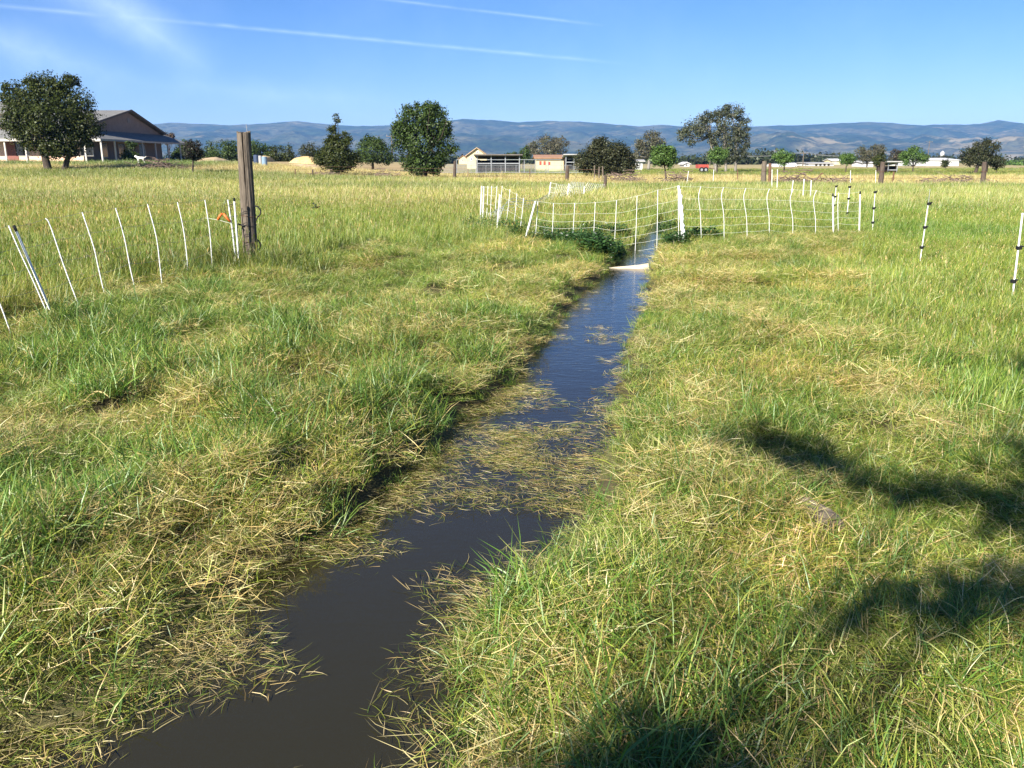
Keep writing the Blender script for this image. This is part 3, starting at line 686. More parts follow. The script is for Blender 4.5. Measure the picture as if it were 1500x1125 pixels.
def crown_np(blobs, n, size, rng, cols, per=9, spread=0.17, hollow=0.5, lobes=7):
    sub_ = []
    for b_ in blobs:                       # lobes on every mass of foliage
        b_ = np.array(b_, float); sub_.append(np.concatenate([b_[:3], b_[3:6] * 0.86]))
        for _ in range(lobes):
            dd = rng.normal(size=3); dd /= np.linalg.norm(dd); k_ = rng.uniform(0.22, 0.44)
            sub_.append(np.concatenate([b_[:3] + dd * b_[3:6] * rng.uniform(0.6, 0.95), np.full(3, b_[3:6].mean() * k_)]))
    B = np.array(sub_, float); vol = (B[:, 3] * B[:, 4] * B[:, 5]) ** (2 / 3); nc = max(4, n // per)
    bi = rng.choice(len(B), nc, p=vol / vol.sum())
    d = rng.normal(size=(nc, 3)); d /= np.linalg.norm(d, axis=1)[:, None]
    r = hollow + (1 - hollow) * rng.random(nc) ** 0.6; r = r * (0.86 + 0.26 * rng.random(nc))
    cc = B[bi, :3] + d * r[:, None] * B[bi, 3:6]
    ms = B[bi, 3:6].mean(1) * spread
    ci = np.repeat(np.arange(nc), per); N_ = len(ci)
    p = cc[ci] + rng.normal(size=(N_, 3)) * np.maximum(ms[ci], size * 0.8)[:, None] * np.array([1, 1, 0.75])
    s = size * (0.55 + 0.8 * rng.random(N_))
    a = rng.normal(size=(N_, 3)); a /= np.linalg.norm(a, axis=1)[:, None]
    o = d[ci] * 0.8 + np.array([0, 0, 0.45]) + rng.normal(size=(N_, 3)) * 0.42
    e1 = np.cross(a, o); e1 /= np.linalg.norm(e1, axis=1)[:, None] + 1e-9
    e2 = np.cross(o, e1); e2 /= np.linalg.norm(e2, axis=1)[:, None] + 1e-9
    q = np.stack([p - e1 * s[:, None] * .5, p + e2 * s[:, None] * .33, p + e1 * s[:, None] * .5, p - e2 * s[:, None] * .33], 1).reshape(-1, 3)
    C = np.array(cols)[rng.integers(0, len(cols), nc)] * (0.75 + 0.5 * rng.random((nc, 1)))
    C = np.repeat(C[ci] * (0.9 + 0.2 * rng.random((N_, 1))), 4, 0)
    return q, np.arange(N_ * 4).reshape(-1, 4), C
def px_blob(Y, cx, cy, rx, ry, dy=0.0, deep=0.85):
    c_ = W(cx, cy, Y + dy); s_ = (W(cx + 1, cy, Y + dy) - c_).length
    return (c_.x, c_.y, c_.z, rx * s_, rx * s_ * deep, ry * s_)
def tree(name, label, Y, blobs, stems, cols, n, size, trunk_r=0.2, bark='bark', group=None, cat='tree', base_z=None, hollow=0.5, limbs=True, spread=0.17):
    """blobs: (cx, cy, rx, ry[, dy]) as seen in the photo at distance Y; stems: (px, py_top) trunks rising from the ground"""
    rng = np.random.default_rng(abs(hash((Y, len(blobs), n, stems[0][0]))) % 10 ** 6)
    BL = [px_blob(Y, *b_) for b_ in blobs]
    bx = W(stems[0][0], 240, Y).x; bz = gz(bx, Y) if base_z is None else base_z
    root = empty(name, (bx, Y, bz)); tag(root, label, cat, group)
    tops = []; mb = MB()
    for i, st in enumerate(stems):
        p0 = Vector((W(st[0], 240, Y).x, Y, gz(W(st[0], 240, Y).x, Y) - 0.05)); p1 = W(st[2] if len(st) > 2 else st[0], st[1], Y)
        m_ = (p0 + p1) / 2 + Vector((rng.normal(0, 0.04), rng.normal(0, 0.04), 0)) * (p1 - p0).length
        k_ = trunk_r * (1 if i == 0 else 0.75)
        mb.tube([p0, p0.lerp(m_, 0.15), m_, p1], [k_ * 1.35, k_, k_ * 0.85, k_ * 0.65], 8); tops.append((p1, k_ * 0.65, m_))
    if limbs:
        for b_ in BL:
            c_ = Vector(b_[:3]); t_, k_, m0 = min(tops, key=lambda q_: (q_[0] - c_).length)
            for j in range(3):
                e_ = c_ + Vector((rng.normal(0, .45) * b_[3], rng.normal(0, .45) * b_[4], rng.uniform(-.2, .75) * b_[5]))
                md = t_.lerp(e_, 0.5) + Vector((0, 0, -0.08 * (e_ - t_).length)) + Vector(rng.normal(0, 0.05, 3)) * (e_ - t_).length
                mb.tube([t_ - Vector((0, 0, .1)), md, e_], [k_ * (0.7 if j == 0 else 0.45), k_ * 0.35, k_ * 0.08], 5)
    bd(mb, 'trunk', M_[bark], root, sm=True)
    V, Q, C = crown_np(BL, int(n * 3.2), size * 0.54, rng, cols, hollow=hollow, spread=spread)
    me = mesh_np('crown', V - np.array([bx, Y, bz]), [Q]); set_col(me, 'lc', C); me.materials.append(M_['leaf'])
    link(bpy.data.objects.new('crown', me), root)
    return root

tree('oak_tree', 'large round dark green tree standing in front of the pink house', 73, [(75,165,62,42),(40,150,34,30),(105,150,36,32),(75,128,36,17),(20,175,22,34),(128,180,22,28),(60,200,46,26),(105,205,34,22),(85,222,30,12),(14,140,14,16),(100,118,14,9),(45,120,14,8)], [(70,205,62),(92,205,104)], OAK, 11000, 0.34, 0.33)
tree('sapling', 'small dark maroon leaved sapling on a bare stem beside the verandah', 72, [(283,222,15,15),(278,214,11,9),(290,226,9,10)], [(281,232,283)], MAROON, 1500, 0.22, 0.09)
tree('verandah_shrub', 'tall green shrub growing against the dark side verandah', 94, [(188,225,9,12),(192,212,8,8),(183,232,8,7),(197,231,6,8)], [(190,228)], OAK2, 900, 0.26, 0.06, cat='shrub')
tree('verandah_tree', 'leafy green tree at the far end of the verandah', 117, [(268,220,13,14),(258,228,10,10),(276,232,9,9)], [(268,236)], OAK2, 1200, 0.34, 0.12)
tree('roadside_bush', 'wide dark green bush between the verandah and the old wooden post', 140, [(325,220,28,16),(306,226,17,13),(343,224,17,15),(325,231,28,9)], [(325,236)], OAK2, 2200, 0.42, 0.15, cat='bush')
tree('roadside_bush', 'dark green bush directly behind the old wooden post', 142, [(374,220,22,15),(386,226,15,12),(362,228,13,11)], [(374,236)], OAK2, 1500, 0.42, 0.15, cat='bush')
tree('roadside_bush', 'low rounded bush behind the two hay heaps', 138, [(412,226,21,12),(400,230,12,9),(424,230,12,9)], [(412,237)], OAK, 1200, 0.40, 0.12, cat='bush')
tree('roadside_bush', 'small round dark bush just left of the spired tree', 145, [(456,222,17,14),(449,229,12,9),(465,229,11,9)], [(456,237)], DARK, 1100, 0.40, 0.12, cat='bush')
tree('spired_tree', 'dark tree with a thin ragged spire over a wide bushy base', 78, [(494,228,33,18),(478,235,17,14),(512,233,17,14),(496,212,22,10),(490,200,11,6),(488,188,6,7),(493,175,5,6),(480,207,8,4),(506,197,6,3),(494,245,22,6)], [(484,215,490),(496,205,492)], OAK, 5200, 0.28, 0.16, hollow=0.4)
tree('shade_oak', 'rounded mid green tree between the spired tree and the tall vase shaped tree', 108, [(546,221,31,20),(546,208,16,9),(526,230,14,10),(566,230,12,10),(556,214,12,9)], [(546,234)], OAK2, 2600, 0.36, 0.18)
tree('vase_tree', 'tall dense dark green tree at the end of the hay field', 76, [(618,205,42,34),(600,178,26,24),(640,182,24,26),(622,165,30,13),(585,205,15,28),(652,208,15,26),(618,238,28,14),(598,160,9,9),(636,158,9,7),(611,155,5,5),(655,185,9,14),(582,188,9,10),(618,246,28,8),(600,236,18,12),(638,236,18,12)], [(617,215,605),(622,215,630)], OAK2, 8500, 0.31, 0.25)
tree('olive_toned_tree', 'wide greyish olive grove tree behind the low building with the orange roof', 210, [(800,215,30,16),(784,220,18,12),(818,216,18,15),(802,206,18,8)], [(800,232)], OLIVE, 2400, 0.55, 0.3, hollow=0.35)
tree('paddock_tree', 'low green tree right of the open shed, in front of the olive grove', 150, [(768,226,11,10),(760,231,9,6),(752,229,8,6)], [(766,236)], OAK2, 900, 0.45, 0.12)
tree('bay_tree', 'broad dark brownish green dome of a tree reaching the ground', 85, [(886,228,40,22),(866,234,26,17),(908,232,24,18),(886,214,26,11),(852,242,14,9),(922,242,13,9),(886,244,40,9),(870,248,22,6),(904,248,22,6),(886,226,34,16)], [(884,235),(890,232)], DARK, 8500, 0.30, 0.22, hollow=0.55)
tree('grey_tree', 'tall grey green tree with a brownish left side behind the young tree', 165, [(950,212,22,18),(942,222,15,14),(960,206,14,13),(952,198,11,8),(936,228,10,10),(966,226,10,12)], [(950,232)], OLIVE, 2200, 0.46, 0.3, bark='bark_pale', hollow=0.35)
tree('young_tree', 'young bright green tree with a bare thin stem beside a brush pile', 65, [(972,230,18,14),(965,224,12,10),(980,224,11,9),(972,218,9,6),(960,236,9,7),(984,237,8,7)], [(977,240,973)], BRIGHT, 1700, 0.24, 0.07)
tree('gum_tree', 'tall open eucalyptus with pale limbs and see through crown', 130, [(1020,186,23,15),(1004,198,12,10),(1034,172,13,11),(1062,176,20,19),(1074,163,18,12),(1086,182,14,18),(1070,200,23,18),(1090,208,11,14),(1046,203,13,13),(1064,222,18,12),(1015,208,8,6),(1050,172,8,8),(1084,226,11,10),(1052,226,14,11),(1068,232,14,7)], [(1050,200,1040),(1064,195,1060),(1078,190,1078)], EUCA, 6200, 0.42, 0.26, bark='bark_pale', hollow=0.3, spread=0.22)
tree('young_tree', 'bright green small tree at the foot of the eucalyptus', 112, [(1051,230,15,11),(1044,226,9,8),(1060,227,9,8),(1051,220,9,6)], [(1051,238)], BRIGHT, 1000, 0.32, 0.10)
tree('young_tree', 'bright green round tree right of the leaning pair of fence posts', 112, [(1147,231,15,9),(1140,228,9,7),(1156,230,10,7),(1148,224,8,5)], [(1149,240)], BRIGHT, 1000, 0.32, 0.10)
tree('young_tree', 'small bright green tree left of the grey grove on the right', 115, [(1241,233,11,9),(1236,229,7,6),(1247,232,8,7)], [(1240,241)], BRIGHT, 700, 0.32, 0.09)
tree('grove_tree', 'grey green flat topped grove behind the wooden fence post', 190, [(1275,226,22,11),(1262,222,14,7),(1286,219,12,8),(1288,232,10,9)], [(1270,236),(1284,236)], OLIVE, 1700, 0.48, 0.2, bark='bark_pale', hollow=0.35)
tree('post_shrub', 'dark green shrub beside the small open shed', 114, [(1288,236,10,8),(1290,229,7,6)], [(1288,242)], OAK, 700, 0.3, 0.08, cat='shrub')
tree('brown_tree', 'dark brown leaved tree behind the small open shed', 170, [(1313,230,13,9),(1320,226,8,6)], [(1313,238)], [(0.06,0.045,0.03),(0.075,0.055,0.036),(0.05,0.045,0.025)], 800, 0.45, 0.15)
tree('young_tree', 'tall bright green tree just left of the long white barn', 122, [(1338,230,18,11),(1330,226,11,9),(1346,225,11,9),(1338,219,8,5),(1352,233,9,8),(1326,236,8,7)], [(1338,243)], BRIGHT, 1500, 0.34, 0.1)
tree('leaning_tree', 'big dark leaning tree beside the fence post on the right', 112, [(1440,218,24,14),(1452,212,14,10),(1428,226,20,13),(1416,232,12,10),(1440,236,24,8),(1456,228,10,12)], [(1430,232,1438),(1446,232)], DARK, 3000, 0.34, 0.24)
tree('barn_bush', 'small dark bush in front of the long white barn', 150, [(1385,240,6,5),(1385,237,5,4)], [(1385,243)], OAK, 350, 0.34, 0.07, cat='bush')
tree('roadside_bush', 'dark blue green bush at the right foot of the leaning tree', 112, [(1462,240,11,7),(1456,238,8,6)], [(1461,244)], DARK, 600, 0.3, 0.07, cat='bush')
tree('tower_tree', 'dark tree below the white water tower', 330, [(1377,233,9,5),(1385,235,6,4)], [(1377,239)], DARK, 500, 0.6, 0.2)
tree('dry_tree', 'reddish brown tree peeping over the verandah roof', 125, [(248,200,8,7),(245,206,8,6)], [(248,220)], [(0.09,0.06,0.045),(0.07,0.055,0.04)], 500, 0.36, 0.12)

# unseen tree added behind the camera; leaf clumps set up-sun to shade right bank
def unseen_shade_tree():
    rng = np.random.default_rng(5)
    base = Vector((-4.6, -5.2, gz(-4.6, -5.2)))
    cot = 1 / math.tan(SUN_EL); sh = Vector((-math.sin(SUN_AZ), -math.cos(SUN_AZ), 0))
    spots = [((1115,648),.13,4.4),((1160,662),.17,4.5),((1215,685),.19,4.6),((1275,712),.19,4.6),((1340,722),.18,4.7),((1405,732),.18,4.8),((1470,750),.20,4.9),((1560,780),.3,5.0),
             ((1265,905),.10,3.9),((1320,893),.14,4.0),((1390,880),.15,4.1),((1450,875),.16,4.2),((1540,880),.2,4.3),((760,1165),.12,3.9),((840,1160),.13,3.9),((920,1150),.14,4.0),((1000,1122),.15,3.8),((1095,1126),.15,3.8),((1000,1210),.18,3.9),((860,1225),.16,3.9),
             ((1490,545),.16,5.2),((1545,560),.3,5.3),((1600,700),.5,5.2)]
    root = empty('unseen_shade_tree', base); tag(root, 'unseen sparse limbed tree behind the viewer, added to shade the right bank', 'tree')
    mb = MB(); top = base + Vector((0.7, 0.9, 3.4))
    mb.tube([base, base + Vector((.1, .15, 1.2)), base + Vector((.35, .5, 2.4)), top], [.2, .16, .14, .11], 10)
    BL = []
    for (px, py), r, h in spots:
        g_ = G(px, py); c_ = g_ - sh * (h * cot) + Vector((0, 0, h))
        BL.append((c_.x, c_.y, c_.z, r, r, r * 0.75))
        md = top.lerp(c_, 0.5) + Vector((0, 0, .25))
        mb.tube([top, md, c_], [.016, .010, .004], 5)
    bd(mb, 'trunk', M_['bark'], root, sm=True)
    V, Q, C = crown_np(BL, 3300, 0.085, rng, OAK2, hollow=0.15, spread=0.3, lobes=0)
    me = mesh_np('crown', V - np.array(base), [Q]); set_col(me, 'lc', C); me.materials.append(M_['leaf'])
    link(bpy.data.objects.new('crown', me), root)
unseen_shade_tree()

# far rows of trees that read as one mass
def far_row(name, label, defs, cols, size):
    rng = np.random.default_rng(31); vs, qs, cs, b_ = [], [], [], 0
    for Y, x0, x1, y0, y1, n in defs:
        for i in range(n):
            cx = x0 + (x1 - x0) * (i + rng.random()) / n; hh = (y1 - y0) * (0.5 + 0.6 * rng.random())
            V, Q, C = crown_np([px_blob(Y + rng.uniform(-20, 20), cx, y1 - hh / 2, hh * rng.uniform(.6, 1.1), hh / 2)], 130, size * Y / 400, rng, cols, lobes=2)
            vs.append(V); qs.append(Q + b_); cs.append(C); b_ += len(V)
    me = mesh_np(name, np.concatenate(vs), [np.concatenate(qs)]); set_col(me, 'lc', np.concatenate(cs)); me.materials.append(M_['leaf'])
    tag(link(bpy.data.objects.new(name, me)), label, 'trees', kind='stuff')
far_row('distant_treeline', 'far dark green treeline along the foot of the hills', [(480, -20, 420, 228, 241, 26), (520, 420, 700, 230, 241, 18), (430, 640, 1000, 229, 241, 34), (470, 1090, 1240, 226, 241, 26), (600, 1240, 1520, 229, 240, 22), (360, 1000, 1120, 228, 241, 14), (380, 1110, 1140, 221, 241, 3)], [(0.030,0.042,0.018),(0.040,0.052,0.024),(0.055,0.060,0.030)], 1.6)
far_row('orchard_row', 'far green vineyard rows at the right edge', [(300, 1462, 1560, 236, 243, 16)], BRIGHT, 1.0)
# ------------------------------------------------------------------ pink house on the left
def house():
    zb = 1.38; e0 = W(147, 203, 90); xe, ze = e0.x, e0.z; zj = W(143, 190, 95).z; xw = xe - 2.8; yf = 91.9; yb = 112.6; xl = -84; yr = 103.6; zr = W(187, 163, yr).z
    root = empty('house', (xe, 90, zb)); tag(root, 'pink single storey house with grey roof and wraparound verandah', 'house')
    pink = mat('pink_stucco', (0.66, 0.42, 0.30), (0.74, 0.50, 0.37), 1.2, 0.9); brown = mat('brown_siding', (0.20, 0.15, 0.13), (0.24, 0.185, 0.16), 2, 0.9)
    shingle = mat('grey_shingles', (0.115, 0.115, 0.112), (0.185, 0.18, 0.17), 2.2, 0.95, 0.2, stretch=(1, 1, 1)); trim = mat('white_trim', (0.50, 0.46, 0.40), None, rough=0.6)
    glass = mat('dark_window_glass', (0.02, 0.025, 0.03), None, rough=0.08, spec=0.6); cream = mat('cream_stucco', (0.72, 0.60, 0.44), (0.78, 0.66, 0.50), 1.5, 0.9)
    reddoor = mat('red_brown_door', (0.20, 0.075, 0.055), None, rough=0.6); conc = mat('concrete_slab', (0.40, 0.38, 0.35), (0.48, 0.46, 0.42), 3, 0.9)
    mb = MB().box((xl, yf, zb - .3), (xw - .02, yf + .25, zj + .1)); wall = bd(mb, 'wall', pink, root); wall['label'] = 'pink front wall'
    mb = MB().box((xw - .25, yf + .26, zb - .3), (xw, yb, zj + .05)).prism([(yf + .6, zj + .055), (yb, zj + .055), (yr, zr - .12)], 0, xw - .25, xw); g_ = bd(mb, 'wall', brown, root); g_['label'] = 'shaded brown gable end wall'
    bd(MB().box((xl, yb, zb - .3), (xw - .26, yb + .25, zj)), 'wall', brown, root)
    def slab(p, q_, t_=0.14):   # p, q_: quads top outline
        vs = [Vector(v) for v in q_]; lo = [v - Vector((0, 0, t_)) for v in vs]
        return MB().add(vs + lo, [(0,1,2,3),(7,6,5,4),(0,4,5,1),(1,5,6,2),(2,6,7,3),(3,7,4,0)])
    xo = xw + 0.45
    r_ = bd(slab(None, [(xl, yf - .1, zj + .22), (xo, yf - .1, zj + .22), (xo, yr, zr + .12), (xl, yr, zr + .12)]), 'roof', shingle, root); r_['label'] = 'front slope of the grey shingle roof'
    bd(slab(None, [(xl, yr + .01, zr + .12), (xo, yr + .01, zr + .12), (xo, yb + .6, zj + .1), (xl, yb + .6, zj + .1)]), 'roof', shingle, root)
    bd(slab(None, [(xl, 90, ze), (xe, 90, ze), (xw + .05, yf + .1, zj + .05), (xl, yf + .1, zj + .05)], .1), 'verandah_roof', shingle, root)
    bd(slab(None, [(xe + .003, 90.003, ze), (xe + .003, yb + 1.5, ze), (xw - .3, yb + 1.5, zj + .05), (xw - .3, yf + .13, zj + .05)], .1), 'verandah_roof', shingle, root)
    # rakes on the gable, fascia
    for ya, za, yb_, zb_ in ((yf - .1, zj + .2, yr, zr + .1), (yb + .6, zj + .08, yr, zr + .1)):
        d_ = Vector((0, yb_ - ya, zb_ - za)); n_ = Vector((0, -d_.z, d_.y)).normalized() * .1
        a_, b_ = Vector((xo + .02, ya, za)), Vector((xo + .02, yb_, zb_)); w_ = Vector((.05, 0, 0))
        bd(MB().add([a_-n_, b_-n_, b_+n_, a_+n_, a_-n_+w_, b_-n_+w_, b_+n_+w_, a_+n_+w_], [(0,1,2,3),(7,6,5,4),(0,4,5,1),(1,5,6,2),(2,6,7,3),(3,7,4,0)]), 'rake_board', mat('dark_trim', (0.10, 0.085, 0.08), None), root)
    bd(MB().box((xl, 89.93, ze - .26), (xe + .02, 89.99, ze - .02)), 'fascia', trim, root)
    bd(MB().box((xe + .01, 90.0, ze - .2), (xe + .05, yb + 1.5, ze - .02)), 'fascia', mat('grey_trim', (0.30, 0.29, 0.27), None), root)
    bd(MB().box((xl, 89.9, zb - .5), (xe + .1, yf, zb)), 'verandah_floor', conc, root)
    bd(MB().box((xw, yf + .01, zb - .5), (xe + .1, yb + 1.5, zb - .004)), 'verandah_floor', conc, root)
    # verandah posts
    for px in (8, 38, 66, 96, 125, 149):
        x_ = W(px, 220, 90.15).x; bd(MB().box((x_ - .07, 90.08, zb), (x_ + .07, 90.22, ze - .1)), 'post', trim, root)
    for px in (169, 189, 209, 228, 246, 264):
        y_ = 90 * (147 - 750) / (px - 750); bd(MB().box((xe - .2, y_ - .07, zb), (xe - .06, y_ + .07, ze - .1)), 'post', trim, root)
    # door and windows
    x_ = W(18, 220, yf).x; d_ = bd(MB().box((x_ - .55, yf - .05, zb + .02), (x_ + .55, yf - .002, zb + 2.1)), 'door', reddoor, root); bd(MB().box((x_ + .4, yf - .09, zb + 1.0), (x_ + .46, yf - .05, zb + 1.1)), 'handle', trim, d_)
    for px in (33, 84, 127):
        x_ = W(px, 220, yf).x
        w_ = bd(MB().box((x_ - .68, yf - .05, zb + .66), (x_ + .68, yf - .002, zb + 2.24)), 'window', trim, root)
        for z0_, z1_ in ((.75, 1.42), (1.48, 2.15)): bd(MB().box((x_ - .6, yf - .056, zb + z0_), (x_ + .6, yf - .051, zb + z1_)), 'pane', glass, w_)
    for y_ in (96.5, 101.0, 106.5):
        w_ = bd(MB().box((xw + .002, y_ - .88, zb + .52), (xw + .04, y_ + .88, zb + 2.18)), 'window', trim, root)
        bd(MB().box((xw + .041, y_ - .8, zb + .6), (xw + .046, y_ + .8, zb + 2.1)), 'pane', glass, w_)
    # gable vent, upper storey at the far left
    bd(MB().box((xw + .003, yr - .35, zr - 1.25), (xw + .04, yr + .35, zr - .75)), 'vent', mat('grey_vent', (0.2, 0.18, 0.17), None), root)
    a_ = W(9, 190, 97); b_ = W(9, 167, 97)
    bd(MB().box((-80, 97, zj + .3), (a_.x, 103, b_.z)), 'upper_storey', cream, root)
    bd(MB().prism([(96.4, b_.z), (103.4, b_.z), (103.4, b_.z + .15), (100, b_.z + 1.5), (96.4, b_.z + .15)], 0, -80, a_.x + .4), 'upper_roof', shingle, root)
house()

def simple_house(name, label, Y, px0, px1, py_base, py_eave, py_ridge, depth, wall, roof, ridge='x', openings=(), over=0.4, cat='building', base=None):
    """a plain building with pitched roof, windows or doors given as photo rectangles (px0, px1, py0, py1, kind)"""
    a_, b_ = W(px0, py_base, Y), W(px1, py_base, Y); zt = W(px0, py_eave, Y).z; zr = W((px0 + px1) / 2, py_ridge, Y).z
    zb = min(gz(a_.x, Y), a_.z) if base is None else base
    root = empty(name, (a_.x, Y, zb)); tag(root, label, cat)
    bd(MB().box((a_.x, Y, zb), (b_.x, Y + depth, zt)), 'wall', wall, root)
    t_ = 0.16
    if ridge == 'x':
        ym = Y + depth / 2
        for s_ in (0, 1):
            ye = Y - over if s_ == 0 else Y + depth + over
            P_ = [(a_.x - over, ye, zt), (b_.x + over, ye, zt), (b_.x + over, ym + (.004 if s_ else 0), zr), (a_.x - over, ym + (.004 if s_ else 0), zr)]
            bd(MB().add([Vector(p) for p in P_] + [Vector(p) + Vector((0, 0, t_)) for p in P_], [(3,2,1,0),(4,5,6,7),(0,1,5,4),(1,2,6,5),(2,3,7,6),(3,0,4,7)]), 'roof', roof, root)
        bd(MB().prism([(Y, zt + .003), (Y + depth, zt + .003), (ym, zr - .02)], 0, a_.x + .01, b_.x - .01), 'gable', wall, root)
    else:
        xm = (a_.x + b_.x) / 2
        for s_ in (0, 1):
            xe = a_.x - over if s_ == 0 else b_.x + over
            P_ = [(xe, Y - over, zt - .1), (xe, Y + depth + over, zt - .1), (xm + (.004 if s_ else 0), Y + depth + over, zr), (xm + (.004 if s_ else 0), Y - over, zr)]
            bd(MB().add([Vector(p) for p in P_] + [Vector(p) + Vector((0, 0, t_)) for p in P_], [(3,2,1,0),(4,5,6,7),(0,1,5,4),(1,2,6,5),(2,3,7,6),(3,0,4,7)]), 'roof', roof, root)
        bd(MB().prism([(a_.x, zt + .003), (b_.x, zt + .003), (xm, zr - .02)], 1, Y + .01, Y + depth - .01), 'gable', wall, root)
    for (q0, q1, r0, r1, kd, mt) in openings:
        p0, p1 = W(q0, r1, Y), W(q1, r0, Y); win = kd == 'window'; o_ = bd(MB().box((p0.x, Y - .06, max(p0.z, zb)), (p1.x, Y - .004, p1.z)), kd, M_['white_plastic'] if win else mt, root)
        if win: bd(MB().box((p0.x + .09, Y - .066, p0.z + .09), (p1.x - .09, Y - .061, p1.z - .09)), 'pane', mt, o_)
    return root
cream = mat('cream_paint', (0.50, 0.43, 0.24), (0.56, 0.49, 0.30), 1, 0.85); tile = mat('clay_tiles', (0.24, 0.125, 0.075), (0.32, 0.19, 0.115), 3, 0.9); tanroof = mat('tan_shingles', (0.34, 0.24, 0.14), (0.42, 0.31, 0.2), 2, 0.9)
whitem = mat('white_sheet_metal', (0.60, 0.60, 0.59), (0.50, 0.50, 0.49), 0.6, 0.6); darkin = mat('dark_opening', (0.02, 0.018, 0.016), None, rough=0.9); glassd = mat('far_window_glass', (0.03, 0.035, 0.04), None, rough=0.1)
redp = mat('red_painted_metal', (0.30, 0.05, 0.035), (0.36, 0.07, 0.05), 2, 0.6); greysh = mat('grey_sheet_metal', (0.30, 0.29, 0.28), (0.4, 0.39, 0.37), 1.5, 0.6)
simple_house('farmhouse', 'cream gabled farmhouse with tan roof behind the open shed', 170, 684, 713, 238, 229, 217, 16, cream, tanroof, 'y', [(698, 701, 221, 224.5, 'window', glassd), (689, 692, 231, 235, 'window', glassd)])
simple_house('stable_block', 'long low cream building with an orange clay roof', 130, 786, 830, 242, 232.5, 228, 7, cream, tile, 'x', [(790, 793, 236, 241.5, 'door', redp), (796, 799, 236, 241.5, 'door', redp), (803, 806, 237, 241.5, 'door', redp)])
simple_house('white_barn', 'long white metal barn below the hills on the right', 250, 1356, 1404, 243.5, 235, 232, 18, whitem, whitem, 'x', [(1376, 1380, 238, 243, 'door', greysh), (1362, 1365, 237, 240, 'window', glassd), (1392, 1395, 237, 240, 'window', glassd)])
simple_house('white_shed', 'small white shed right of the grey grove', 240, 1264, 1279, 243.5, 239, 236.5, 8, whitem, whitem, 'x', [(1269, 1272, 240, 243, 'door', greysh)])
simple_house('packing_house', 'low white building with a row of dark doors', 260, 1184, 1221, 243.5, 239.8, 238.4, 12, whitem, greysh, 'x', [(1194 + 6 * i, 1197.5 + 6 * i, 240.4, 243, 'door', darkin) for i in range(4)])
simple_house('portable_office', 'tiny white hut beside the broad dark dome tree', 150, 934, 941, 246, 237, 235, 3, whitem, greysh, 'x', [(936, 938, 240, 246, 'door', greysh)])
simple_house('cream_cottage', 'tiny cream roofed cottage seen past the red trailer', 230, 1002, 1010, 243, 240.5, 238, 6, whitem, whitem, 'y', [(1005, 1007, 241, 243, 'door', darkin)])
simple_house('far_house', 'low cream house half hidden by the grey grove', 330, 1219, 1232, 240, 236, 233, 9, cream, whitem, 'x', [(1223, 1225, 237, 239, 'window', glassd)])
simple_house('far_shed', 'low white shed behind the tall bright tree', 270, 1320, 1352, 243.5, 240.5, 239, 10, whitem, whitem, 'x', [(1328, 1332, 241, 243, 'door', greysh)])
simple_house('village_house', 'pale far house with a red roof by the tall dense tree', 340, 672, 684, 240, 233, 228, 12, cream, tile, 'y', [(676, 678, 234, 236, 'window', glassd)])

def hoop(name, label, Y, px0, px1, py_b, py_t):
    a_, b_ = W(px0, py_b, Y), W(px1, py_b, Y); zt = W(px0, py_t, Y).z; zb = gz(a_.x, Y); root = empty(name, (a_.x, Y, zb)); tag(root, label, 'tunnel')
    ym, r = Y + 3, 3.0; poly = [(ym - r * math.cos(PI * i / 10), zb + (zt - zb) * math.sin(PI * i / 10)) for i in range(11)]
    bd(MB().prism(poly, 0, a_.x, b_.x), 'cover', whitem, root)
    for i in range(5):
        x_ = a_.x + (b_.x - a_.x) * i / 4; bd(MB().tube([(x_, ym - (r + .05) * math.cos(PI * j / 10), zb + (zt - zb + .05) * math.sin(PI * j / 10)) for j in range(11)], .04, 5), 'hoop', M_['galv'], root)
hoop('hoop_tunnel', 'low white plastic growing tunnel under the round bright tree', 240, 1132, 1145, 243.5, 240)
hoop('hoop_tunnel', 'taller white growing tunnel right of the round bright tree', 236, 1152, 1168, 243.5, 238.5)

def open_shed(name, label, Y, px0, px1, py_b, py_t, depth, nposts, roofm, back=True):
    a_, b_ = W(px0, py_b, Y), W(px1, py_b, Y); zt = W(px0, py_t, Y).z; zb = gz(a_.x, Y); root = empty(name, (a_.x, Y, zb)); tag(root, label, 'shed')
    P_ = [Vector((a_.x - .4, Y - .5, zt)), Vector((b_.x + .4, Y - .5, zt)), Vector((b_.x + .4, Y + depth + .2, zt - .45)), Vector((a_.x - .4, Y + depth + .2, zt - .45))]
    bd(MB().add(P_ + [p + Vector((0, 0, .14)) for p in P_], [(3,2,1,0),(4,5,6,7),(0,1,5,4),(1,2,6,5),(2,3,7,6),(3,0,4,7)]), 'roof', roofm, root)
    for i in range(nposts):
        x_ = a_.x + (b_.x - a_.x) * i / (nposts - 1); bd(MB().tube([(x_, Y, zb), (x_, Y, zt - .02)], .07, 6), 'post', M_['galv'], root)
        bd(MB().tube([(x_, Y + depth - .1, zb), (x_, Y + depth - .1, zt - .5)], .07, 6), 'post', M_['galv'], root)
    bd(MB().box((a_.x, Y - .02, zt - 1.05), (b_.x, Y + .03, zt - .93)), 'rail', M_['galv'], root)
    dk = mat('inner_shade_boards', (0.025, 0.015, 0.011), (0.04, 0.024, 0.018), 2, 0.9)  # shade inside the shed is put into this near-black board colour
    bd(MB().box((a_.x, Y + depth, zb), (b_.x, Y + depth + .12, zt - .62)), 'back_wall', dk, root)
    for x_ in (a_.x - .06, b_.x + .06): bd(MB().box((x_ - .05, Y + .15, zb), (x_ + .05, Y + depth - .02, zt - .5)), 'side_wall', dk, root)
    return root
